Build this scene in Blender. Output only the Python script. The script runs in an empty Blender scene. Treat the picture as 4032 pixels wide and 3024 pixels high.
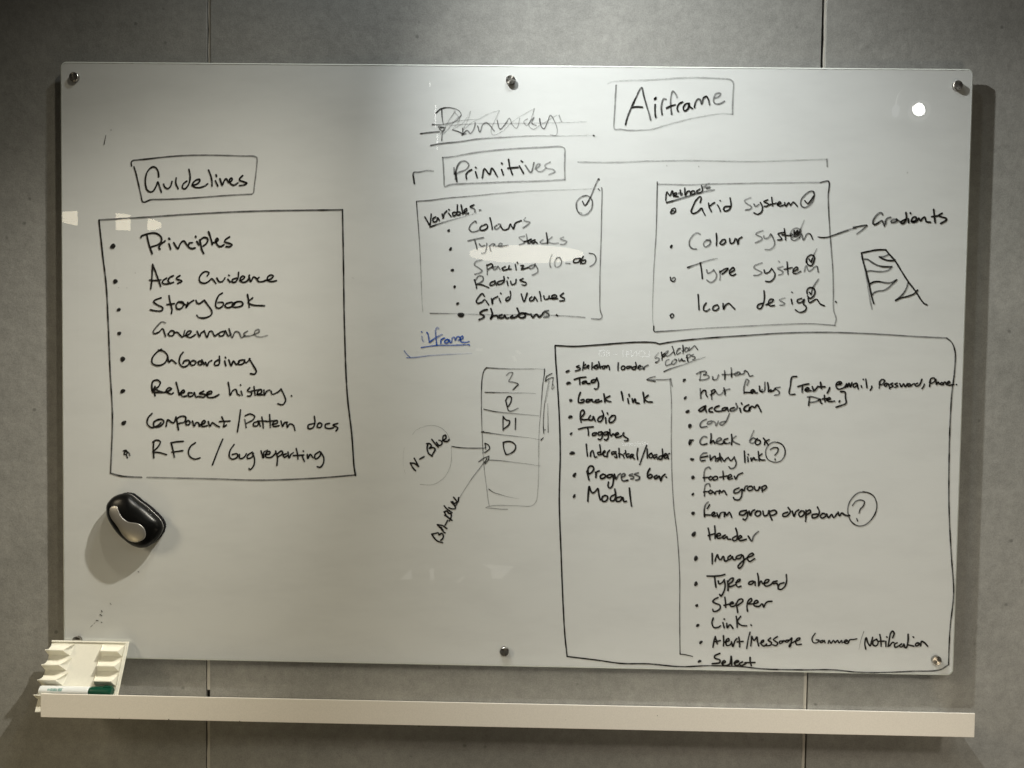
import bpy, bmesh, math, random
from mathutils import Vector, Matrix

R = math.radians
scene = bpy.context.scene
C = scene.collection

# ------------------------------------------------------------------ camera
cam_d = bpy.data.cameras.new('camera')
cam = bpy.data.objects.new('camera', cam_d)
C.objects.link(cam)
cam.location = (0.03119, -1.53510, 0.02333)
cam.rotation_euler = (1.537119, -0.014111, 0.016083)
cam_d.sensor_fit = 'HORIZONTAL'
cam_d.sensor_width = 36.0
cam_d.lens = 36.0 * 3028.0 / 4032.0
cam_d.clip_start = 0.02
cam_d.clip_end = 60
scene.camera = cam

# ------------------------------------------------------------------ world: a dim indoor room
w = bpy.data.worlds.new('World')
scene.world = w
w.use_nodes = True
w.node_tree.nodes['Background'].inputs[0].default_value = (1.0, 0.93, 0.80, 1)
w.node_tree.nodes['Background'].inputs[1].default_value = 0.012
scene.view_settings.view_transform = 'Standard'
scene.view_settings.look = 'None'
scene.view_settings.exposure = 0.0
scene.view_settings.gamma = 1.0
scene.cycles.transparent_max_bounces = 32

# ------------------------------------------------------------------ spots fitted to the light on board and wall, with low fills added
def spot(name, loc, aim, half, blend, k, col, rad=0.02):
    d = bpy.data.lights.new(name, 'SPOT')
    m = max(col)
    d.color = tuple(c / m for c in col)
    d.energy = k * m * 39.478
    d.spot_size = R(half * 2)
    d.spot_blend = blend
    d.shadow_soft_size = rad
    o = bpy.data.objects.new(name, d)
    C.objects.link(o)
    o.location = loc
    v = Vector(aim) - Vector(loc)
    o.rotation_euler = v.to_track_quat('-Z', 'Y').to_euler()
    return o

LIGHTS = [
    ((-0.543, -0.532, 1.3), (1.372, -0.4, -0.711), 39.865, 1.0, 1.0, (4.227, 4.262, 4.042), 0.018),
    ((0.575, -0.68, 1.5), (-1.6, -0.2, -0.956), 19.253, 1.0, 1.0, (6.6, 6.25, 5.4), 0.018),
    ((0.117, -0.5, 1.558), (-0.17, -0.27, -0.992), 52.638, 0.742, 1.0, (0.7, 0.74, 0.73), 0.04),
    ((3.2, -1.938, 1.093), (0.91, -0.084, -1.065), 26.99, 0.4, 1.0, (0.6, 0.57, 0.42), 0.08),
    ((-2.6, -1.52, 0.9), (0.8, -0.2, -1.057), 22.216, 0.726, 1.0, (3.35, 2.85, 2.0), 0.42),
    ((1.199, -3.2, 1.92), (0.814, -0.148, -1.7), 23.364, 1.0, 1.0, (3.0, 2.68, 2.3), 0.15),
    ((-0.05, -0.72, 1.3), (-1.2, -0.1, -0.6), 35, 1.0, 1.0, (0.5, 0.45, 0.34), 0.03),
    ((-1.4, -0.9, -1.4), (-1.0, 0, -0.8), 40, 1.0, 1.0, (0.26, 0.21, 0.12), 0.25),  # low fill added to brighten the lower left wall
    ((0.6, -2.6, 1.9), (0.3, 0, -0.65), 22, 1.0, 1.0, (0.8, 0.86, 0.78), 0.15),
    ((1.5, -2.0, -1.7), (1.0, 0, -0.5), 40, 1.0, 1.0, (0.95, 0.8, 0.58), 0.25)  # low fill added in place of light bounced off the floor
]
for i, l in enumerate(LIGHTS):
    spot('fitted_spot', *l)

# ------------------------------------------------------------------ helpers
def link(name, me, parent=None, mats=(), smooth=False):
    o = bpy.data.objects.new(name, me)
    C.objects.link(o)
    for m in mats:
        me.materials.append(m)
    if smooth:
        for p in me.polygons:
            p.use_smooth = True
    if parent:
        o.parent = parent
    return o

def from_bm(name, bm, parent=None, mats=(), smooth=False):
    me = bpy.data.meshes.new(name)
    bmesh.ops.recalc_face_normals(bm, faces=bm.faces)
    bm.to_mesh(me)
    bm.free()
    return link(name, me, parent, mats, smooth)

def add_box(bm, x0, x1, y0, y1, z0, z1, bevel=0.0):
    r = bmesh.ops.create_cube(bm, size=1)
    vs = r['verts']
    bmesh.ops.scale(bm, vec=(x1 - x0, y1 - y0, z1 - z0), verts=vs)
    bmesh.ops.translate(bm, vec=((x0 + x1) / 2, (y0 + y1) / 2, (z0 + z1) / 2), verts=vs)
    if bevel:
        es = list({e for v in vs for e in v.link_edges})
        bmesh.ops.bevel(bm, geom=es, offset=bevel, segments=2, affect='EDGES', profile=0.5)

def box(name, x0, x1, y0, y1, z0, z1, mat, parent=None, bevel=0.0):
    bm = bmesh.new()
    add_box(bm, x0, x1, y0, y1, z0, z1, bevel)
    return from_bm(name, bm, parent, [mat])

def empty(name, loc=(0, 0, 0), **props):
    o = bpy.data.objects.new(name, None)
    o.empty_display_size = 0.02
    C.objects.link(o)
    o.location = loc
    for k, v in props.items():
        o[k] = v
    return o

def tag(o, **props):
    for k, v in props.items():
        o[k] = v
    return o

def mat(name, col, rough=0.5, metal=0.0, spec=0.5):
    m = bpy.data.materials.new(name)
    m.use_nodes = True
    b = m.node_tree.nodes['Principled BSDF']
    b.inputs['Base Color'].default_value = (*col, 1)
    b.inputs['Roughness'].default_value = rough
    b.inputs['Metallic'].default_value = metal
    b.inputs['Specular IOR Level'].default_value = spec
    return m

def nt(m):
    return m.node_tree.nodes, m.node_tree.links

# ------------------------------------------------------------------ materials
def wall_material():
    m = mat('cement_tile', (0.3, 0.3, 0.29), 0.62, 0, 0.35)
    N, L = nt(m)
    b = N['Principled BSDF']
    tc = N.new('ShaderNodeTexCoord')
    n1 = N.new('ShaderNodeTexNoise'); n1.inputs['Scale'].default_value = 3.2; n1.inputs['Detail'].default_value = 8; n1.inputs['Roughness'].default_value = 0.62
    n2 = N.new('ShaderNodeTexNoise'); n2.inputs['Scale'].default_value = 45; n2.inputs['Detail'].default_value = 5; n2.inputs['Roughness'].default_value = 0.7
    n3 = N.new('ShaderNodeTexNoise'); n3.inputs['Scale'].default_value = 420; n3.inputs['Detail'].default_value = 3
    for n in (n1, n2, n3):
        L.new(tc.outputs['Object'], n.inputs['Vector'])
    r1 = N.new('ShaderNodeValToRGB')
    r1.color_ramp.elements[0].position = 0.30; r1.color_ramp.elements[0].color = (0.262, 0.262, 0.250, 1)
    r1.color_ramp.elements[1].position = 0.72; r1.color_ramp.elements[1].color = (0.362, 0.359, 0.343, 1)
    L.new(n1.outputs['Fac'], r1.inputs['Fac'])
    r2 = N.new('ShaderNodeMapRange'); r2.inputs['From Min'].default_value = 0.3; r2.inputs['From Max'].default_value = 0.7; r2.inputs['To Min'].default_value = 0.86; r2.inputs['To Max'].default_value = 1.13
    L.new(n2.outputs['Fac'], r2.inputs['Value'])
    r3 = N.new('ShaderNodeMapRange'); r3.inputs['From Min'].default_value = 0.3; r3.inputs['From Max'].default_value = 0.7; r3.inputs['To Min'].default_value = 0.88; r3.inputs['To Max'].default_value = 1.12
    L.new(n3.outputs['Fac'], r3.inputs['Value'])
    # sparse dark flecks and pits
    v = N.new('ShaderNodeTexVoronoi'); v.inputs['Scale'].default_value = 16
    L.new(tc.outputs['Object'], v.inputs['Vector'])
    nw = N.new('ShaderNodeTexNoise'); nw.inputs['Scale'].default_value = 90
    L.new(tc.outputs['Object'], nw.inputs['Vector'])
    ad = N.new('ShaderNodeMath'); ad.operation = 'MULTIPLY_ADD'; ad.inputs[1].default_value = 0.05; 
    L.new(nw.outputs['Fac'], ad.inputs[0]); L.new(v.outputs['Distance'], ad.inputs[2])
    fl = N.new('ShaderNodeMapRange'); fl.inputs['From Min'].default_value = 0.055; fl.inputs['From Max'].default_value = 0.10; fl.inputs['To Min'].default_value = 0.62; fl.inputs['To Max'].default_value = 1.0
    L.new(ad.outputs[0], fl.inputs['Value'])
    m1 = N.new('ShaderNodeMath'); m1.operation = 'MULTIPLY'; L.new(r2.outputs[0], m1.inputs[0]); L.new(r3.outputs[0], m1.inputs[1])
    m2 = N.new('ShaderNodeMath'); m2.operation = 'MULTIPLY'; L.new(m1.outputs[0], m2.inputs[0]); L.new(fl.outputs[0], m2.inputs[1])
    vm = N.new('ShaderNodeVectorMath'); vm.operation = 'SCALE'
    L.new(r1.outputs['Color'], vm.inputs[0]); L.new(m2.outputs[0], vm.inputs['Scale'])
    L.new(vm.outputs[0], b.inputs['Base Color'])
    bp = N.new('ShaderNodeBump'); bp.inputs['Strength'].default_value = 0.55; bp.inputs['Distance'].default_value = 0.0012
    n4 = N.new('ShaderNodeTexNoise'); n4.inputs['Scale'].default_value = 75; n4.inputs['Detail'].default_value = 4; n4.inputs['Roughness'].default_value = 0.6
    L.new(tc.outputs['Object'], n4.inputs['Vector'])
    L.new(n4.outputs['Fac'], bp.inputs['Height'])
    L.new(bp.outputs[0], b.inputs['Normal'])
    return m

M_WALL = wall_material()
M_BACK = mat('wall_backing', (0.03, 0.03, 0.03), 0.9)
M_GROUT = mat('pale_grout', (0.52, 0.50, 0.455), 0.85)

def paint_material():
    m = mat('white_back_paint', (0.75, 0.76, 0.735), 0.5, 0, 0.0)
    N, L = nt(m)
    b = N['Principled BSDF']
    tc = N.new('ShaderNodeTexCoord')
    n = N.new('ShaderNodeTexNoise'); n.inputs['Scale'].default_value = 2.5; n.inputs['Detail'].default_value = 3
    L.new(tc.outputs['Object'], n.inputs['Vector'])
    r = N.new('ShaderNodeValToRGB')
    r.color_ramp.elements[0].color = (0.752, 0.775, 0.778, 1); r.color_ramp.elements[1].color = (0.780, 0.802, 0.802, 1)
    L.new(n.outputs['Fac'], r.inputs['Fac']); L.new(r.outputs[0], b.inputs['Base Color'])
    return m
M_PAINT = paint_material()

def glass_material():
    # front face of the pane: clear, with the polished surface's own reflection, slightly smeared by wiping
    m = bpy.data.materials.new('clear_glass_face'); m.use_nodes = True
    N, L = nt(m)
    N.remove(N['Principled BSDF'])
    out = N['Material Output']
    tr = N.new('ShaderNodeBsdfTransparent')
    gl = N.new('ShaderNodeBsdfAnisotropic'); gl.inputs['Roughness'].default_value = 0.002
    fr = N.new('ShaderNodeFresnel')
    ge = N.new('ShaderNodeNewGeometry')       # the same polished face whichever side it is met from
    io = N.new('ShaderNodeMapRange'); io.inputs['To Min'].default_value = 1.5; io.inputs['To Max'].default_value = 1 / 1.5
    L.new(ge.outputs['Backfacing'], io.inputs['Value']); L.new(io.outputs[0], fr.inputs['IOR'])
    mx = N.new('ShaderNodeMixShader')
    L.new(fr.outputs[0], mx.inputs[0]); L.new(tr.outputs[0], mx.inputs[1]); L.new(gl.outputs[0], mx.inputs[2])
    # dry-wipe haze: a very thin film of old ink dust, patchy
    df = N.new('ShaderNodeBsdfDiffuse'); df.inputs['Color'].default_value = (0.35, 0.35, 0.36, 1)
    tc = N.new('ShaderNodeTexCoord')
    mp = N.new('ShaderNodeMapping'); mp.inputs['Scale'].default_value = (3, 1, 9); mp.inputs['Rotation'].default_value = (0, 0.5, 0)
    n = N.new('ShaderNodeTexNoise'); n.inputs['Scale'].default_value = 2.0; n.inputs['Detail'].default_value = 7; n.inputs['Roughness'].default_value = 0.65
    L.new(tc.outputs['Object'], mp.inputs[0]); L.new(mp.outputs[0], n.inputs['Vector'])
    mr = N.new('ShaderNodeMapRange'); mr.inputs['From Min'].default_value = 0.45; mr.inputs['From Max'].default_value = 0.8; mr.inputs['To Min'].default_value = 0.0; mr.inputs['To Max'].default_value = 0.06
    L.new(n.outputs['Fac'], mr.inputs['Value'])
    m2 = N.new('ShaderNodeMixShader')
    L.new(mr.outputs[0], m2.inputs[0]); L.new(mx.outputs[0], m2.inputs[1]); L.new(df.outputs[0], m2.inputs[2])
    L.new(m2.outputs[0], out.inputs['Surface'])
    return m
M_GLASS = glass_material()
M_EDGE = mat('ground_glass_edge', (0.80, 0.84, 0.80), 0.3)

def ink_material(name, col):
    m = bpy.data.materials.new(name); m.use_nodes = True
    N, L = nt(m)
    b = N['Principled BSDF']
    b.inputs['Base Color'].default_value = (*col, 1)
    b.inputs['Roughness'].default_value = 0.5
    b.inputs['Specular IOR Level'].default_value = 0.25
    at = N.new('ShaderNodeAttribute'); at.attribute_name = 'ink'
    tc = N.new('ShaderNodeTexCoord')
    n = N.new('ShaderNodeTexNoise'); n.inputs['Scale'].default_value = 260; n.inputs['Detail'].default_value = 3
    L.new(tc.outputs['Object'], n.inputs['Vector'])
    mr = N.new('ShaderNodeMapRange'); mr.inputs['From Min'].default_value = 0.3; mr.inputs['From Max'].default_value = 0.7; mr.inputs['To Min'].default_value = -0.09; mr.inputs['To Max'].default_value = 0.09
    L.new(n.outputs['Fac'], mr.inputs['Value'])
    ad = N.new('ShaderNodeMath'); ad.operation = 'ADD'; ad.use_clamp = True
    L.new(at.outputs['Fac'], ad.inputs[0]); L.new(mr.outputs[0], ad.inputs[1])
    tr = N.new('ShaderNodeBsdfTransparent')
    mx = N.new('ShaderNodeMixShader')
    L.new(ad.outputs[0], mx.inputs[0]); L.new(tr.outputs[0], mx.inputs[1]); L.new(b.outputs[0], mx.inputs[2])
    L.new(mx.outputs[0], N['Material Output'].inputs['Surface'])
    return m
M_INK = {'black': ink_material('black_marker_ink', (0.012, 0.011, 0.010)),
         'blue': ink_material('blue_marker_ink', (0.018, 0.085, 0.40))}

def steel_material():
    m = mat('turned_steel', (0.42, 0.40, 0.37), 0.30, 1.0)
    N, L = nt(m)
    b = N['Principled BSDF']
    b.inputs['Anisotropic'].default_value = 0.85
    t = N.new('ShaderNodeTangent'); t.direction_type = 'RADIAL'; t.axis = 'Y'
    L.new(t.outputs[0], b.inputs['Tangent'])
    return m
M_STEEL = steel_material()
M_BOLT = mat('dull_steel', (0.35, 0.34, 0.32), 0.45, 1.0)

def speckled(name, col, rough, var=0.04, scale=300, spec=0.5):
    m = mat(name, col, rough, 0, spec)
    N, L = nt(m)
    b = N['Principled BSDF']
    tc = N.new('ShaderNodeTexCoord')
    n = N.new('ShaderNodeTexNoise'); n.inputs['Scale'].default_value = scale; n.inputs['Detail'].default_value = 4
    L.new(tc.outputs['Object'], n.inputs['Vector'])
    r = N.new('ShaderNodeValToRGB')
    r.color_ramp.elements[0].position = 0.35; r.color_ramp.elements[1].position = 0.65
    r.color_ramp.elements[0].color = tuple(c * (1 - var) for c in col) + (1,)
    r.color_ramp.elements[1].color = tuple(min(1, c * (1 + var)) for c in col) + (1,)
    L.new(n.outputs['Fac'], r.inputs['Fac']); L.new(r.outputs[0], b.inputs['Base Color'])
    bp = N.new('ShaderNodeBump'); bp.inputs['Strength'].default_value = 0.12; bp.inputs['Distance'].default_value = 0.0005
    L.new(n.outputs['Fac'], bp.inputs['Height']); L.new(bp.outputs[0], b.inputs['Normal'])
    return m
M_SHELF = speckled('powder_coated_metal', (0.91, 0.865, 0.79), 0.42, 0.03, 500)
M_CREAM = speckled('cream_plastic', (0.88, 0.86, 0.76), 0.38, 0.015, 200)
M_BLACK = speckled('black_plastic', (0.004, 0.004, 0.004), 0.30, 0.2, 400, 0.22)
M_FELT = speckled('black_felt', (0.010, 0.010, 0.011), 0.95, 0.4, 600, 0.1)
M_SILVER = mat('satin_silver_plastic', (0.47, 0.455, 0.43), 0.42, 0.80)
M_RIM = mat('bright_rim', (0.45, 0.44, 0.43), 0.35, 0.5)
M_WHITE = mat('white_marker_barrel', (0.80, 0.82, 0.82), 0.35)
M_GREEN = mat('green_marker_cap', (0.003, 0.062, 0.034), 0.30)
M_TEAL = mat('teal_print', (0.10, 0.30, 0.27), 0.5)
M_SPECK = mat('speck', (0.03, 0.028, 0.025), 0.8)
M_DARK = mat('dark_frame', (0.02, 0.02, 0.022), 0.6)

def emit(name, col, s):
    m = bpy.data.materials.new(name); m.use_nodes = True
    N, L = nt(m)
    N.remove(N['Principled BSDF'])
    e = N.new('ShaderNodeEmission'); e.inputs[0].default_value = (*col, 1); e.inputs[1].default_value = s
    L.new(e.outputs[0], N['Material Output'].inputs['Surface'])
    return m

# ------------------------------------------------------------------ the tiled wall
WALL_Y = 0.022
wall = tag(box('wall', -3.2, 3.2, WALL_Y + 0.010, WALL_Y + 0.03, -2.2, 2.2, M_BACK), kind='structure')
edges = [(-3.0750, -1.8430), (-1.8380, -0.6165), (-0.6085, 0.6110), (0.6200, 1.8420), (1.8500, 3.0750)]
rows = [(-2.10, -1.262), (-1.254, 1.198), (1.206, 2.10)]
for (x0, x1) in edges:
    for (z0, z1) in rows:
        t = box('wall_tile', x0, x1, WALL_Y, WALL_Y + 0.010, z0, z1, M_WALL, wall, 0.0006)
def grout(x0, x1, z0, z1, seed, dep=0.0012):
    rnd = random.Random(seed)
    bm = bmesh.new()
    n = max(2, int((z1 - z0) / 0.01))
    f, bk = [], []
    ph = rnd.random() * 9
    for i in range(n + 1):
        z = z0 + (z1 - z0) * i / n
        dx = 0.0004 * math.sin(z * 90 + ph) + 0.0005 * math.sin(z * 37 + ph * 2) + rnd.uniform(-.0002, .0002)
        f.append((bm.verts.new((x0 + dx, WALL_Y + dep, z)), bm.verts.new((x1, WALL_Y + dep, z))))
        bk.append((bm.verts.new((x0 + dx, WALL_Y + 0.0098, z)), bm.verts.new((x1, WALL_Y + 0.0098, z))))
    for i in range(n):
        bm.faces.new((f[i][0], f[i][1], f[i + 1][1], f[i + 1][0]))
        bm.faces.new((f[i][0], f[i + 1][0], bk[i + 1][0], bk[i][0]))
        bm.faces.new((f[i][1], bk[i][1], bk[i + 1][1], f[i + 1][1]))
    bm.faces.new((f[0][0], bk[0][0], bk[0][1], f[0][1])); bm.faces.new((f[n][0], f[n][1], bk[n][1], bk[n][0]))
    return from_bm('grout_strip', bm, wall, [M_GROUT])
grout(-0.6145, -0.6087, -0.671, 0.0, 1)
grout(-0.6140, -0.6092, 0.002, 1.19, 11, 0.0030)
grout(-0.6145, -0.6087, -1.25, -0.694, 2)
grout(0.6112, 0.6172, -1.25, 0.0, 3)
grout(0.6160, 0.6195, 0.002, 1.19, 12, 0.0025)
for (a, b) in ((-1.843, -1.838), (1.842, 1.850)):
    grout(a + .0005, b - .0005, -1.25, 1.19, 7)
for a in ((-3.07, -.62), (-.60, .605), (.625, 3.07)):
    pass
box('grout_strip', -3.07, 3.07, WALL_Y + .0015, WALL_Y + .0095, -1.2615, -1.2545, M_GROUT, wall)
box('grout_strip', -3.07, 3.07, WALL_Y + .0015, WALL_Y + .0095, 1.1985, 1.2055, M_GROUT, wall)

# ------------------------------------------------------------------ the glass board
board = empty('glass_whiteboard', (0, 0, -0.6), label='large white glass writing board covered in handwritten lists, mounted on the tiled wall', category='whiteboard')
OFF = Vector((0, 0, 0.6))     # children are given in wall coordinates and shifted into the board's own
def rounded_rect(W, H, r, n=8):
    pts = []
    for cx, cz, a0 in ((W / 2 - r, H / 2 - r, 0), (-W / 2 + r, H / 2 - r, 90), (-W / 2 + r, -H / 2 + r, 180), (W / 2 - r, -H / 2 + r, 270)):
        for i in range(n + 1):
            a = R(a0 + 90 * i / n)
            pts.append((cx + r * math.cos(a), cz + r * math.sin(a)))
    return pts
BW, BH = 1.8, 1.2
def pane():
    bm = bmesh.new()
    outer = rounded_rect(BW, BH, 0.012)
    inner = rounded_rect(BW - 0.0044, BH - 0.0044, 0.0105)
    A = [bm.verts.new((x, 0.0009, z)) for x, z in outer]
    B = [bm.verts.new((x, 0.0, z)) for x, z in inner]
    D = [bm.verts.new((x, 0.0048, z)) for x, z in outer]
    n = len(A)
    f = bm.faces.new(B); f.material_index = 0
    for i in range(n):
        j = (i + 1) % n
        q = bm.faces.new((A[i], A[j], B[j], B[i])); q.material_index = 1
        q = bm.faces.new((D[i], D[j], A[j], A[i])); q.material_index = 1
    o = from_bm('glass_pane', bm, board, [M_GLASS, M_EDGE])
    o.location = OFF
    bm = bmesh.new()
    A = [bm.verts.new((x * .9985, 0.0006, z * .9978)) for x, z in outer]
    D = [bm.verts.new((x * .9985, 0.0060, z * .9978)) for x, z in outer]
    bm.faces.new(A); bm.faces.new(D[::-1])
    for i in range(n):
        j = (i + 1) % n
        bm.faces.new((A[i], D[i], D[j], A[j]))
    o = from_bm('back_paint', bm, board, [M_PAINT])
    o.location = OFF
pane()

def lathe_y(bm, prof, cx, cz, n=40):
    """prof: list of (radius, y)"""
    rings = []
    for r, y in prof:
        if r < 1e-6:
            rings.append([bm.verts.new((cx, y, cz))])
        else:
            rings.append([bm.verts.new((cx + r * math.cos(2 * math.pi * i / n), y, cz + r * math.sin(2 * math.pi * i / n))) for i in range(n)])
    for a, b in zip(rings, rings[1:]):
        for i in range(n):
            j = (i + 1) % n
            if len(a) == 1: bm.faces.new((a[0], b[i], b[j]))
            elif len(b) == 1: bm.faces.new((a[i], b[0], a[j]))
            else: bm.faces.new((a[i], b[i], b[j], a[j]))
for (x, z) in ((-0.8705, 0.5685), (-0.0040, 0.5695), (0.8680, 0.5665), (0.8640, -0.5685), (-0.0005, -0.5685), (-0.8700, -0.5640)):
    bm = bmesh.new()
    lathe_y(bm, [(0, -0.0062), (0.0086, -0.0060), (0.0093, -0.0053), (0.0093, -0.0003)], 0, 0)
    o = from_bm('screw_cap', bm, board, [M_STEEL], False)
    o.location = Vector((x, 0, z)) + OFF
    o.rotation_euler = (R(random.Random(int(x * 99 + z * 7)).uniform(-1.5, 1.5)), 0, 0)
    bm = bmesh.new()
    lathe_y(bm, [(0.0085, 0.0062), (0.0085, 0.0218)], 0, 0, 24)
    o = from_bm('standoff', bm, board, [M_BOLT], True)
    o.location = Vector((x, 0, z)) + OFF

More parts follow.
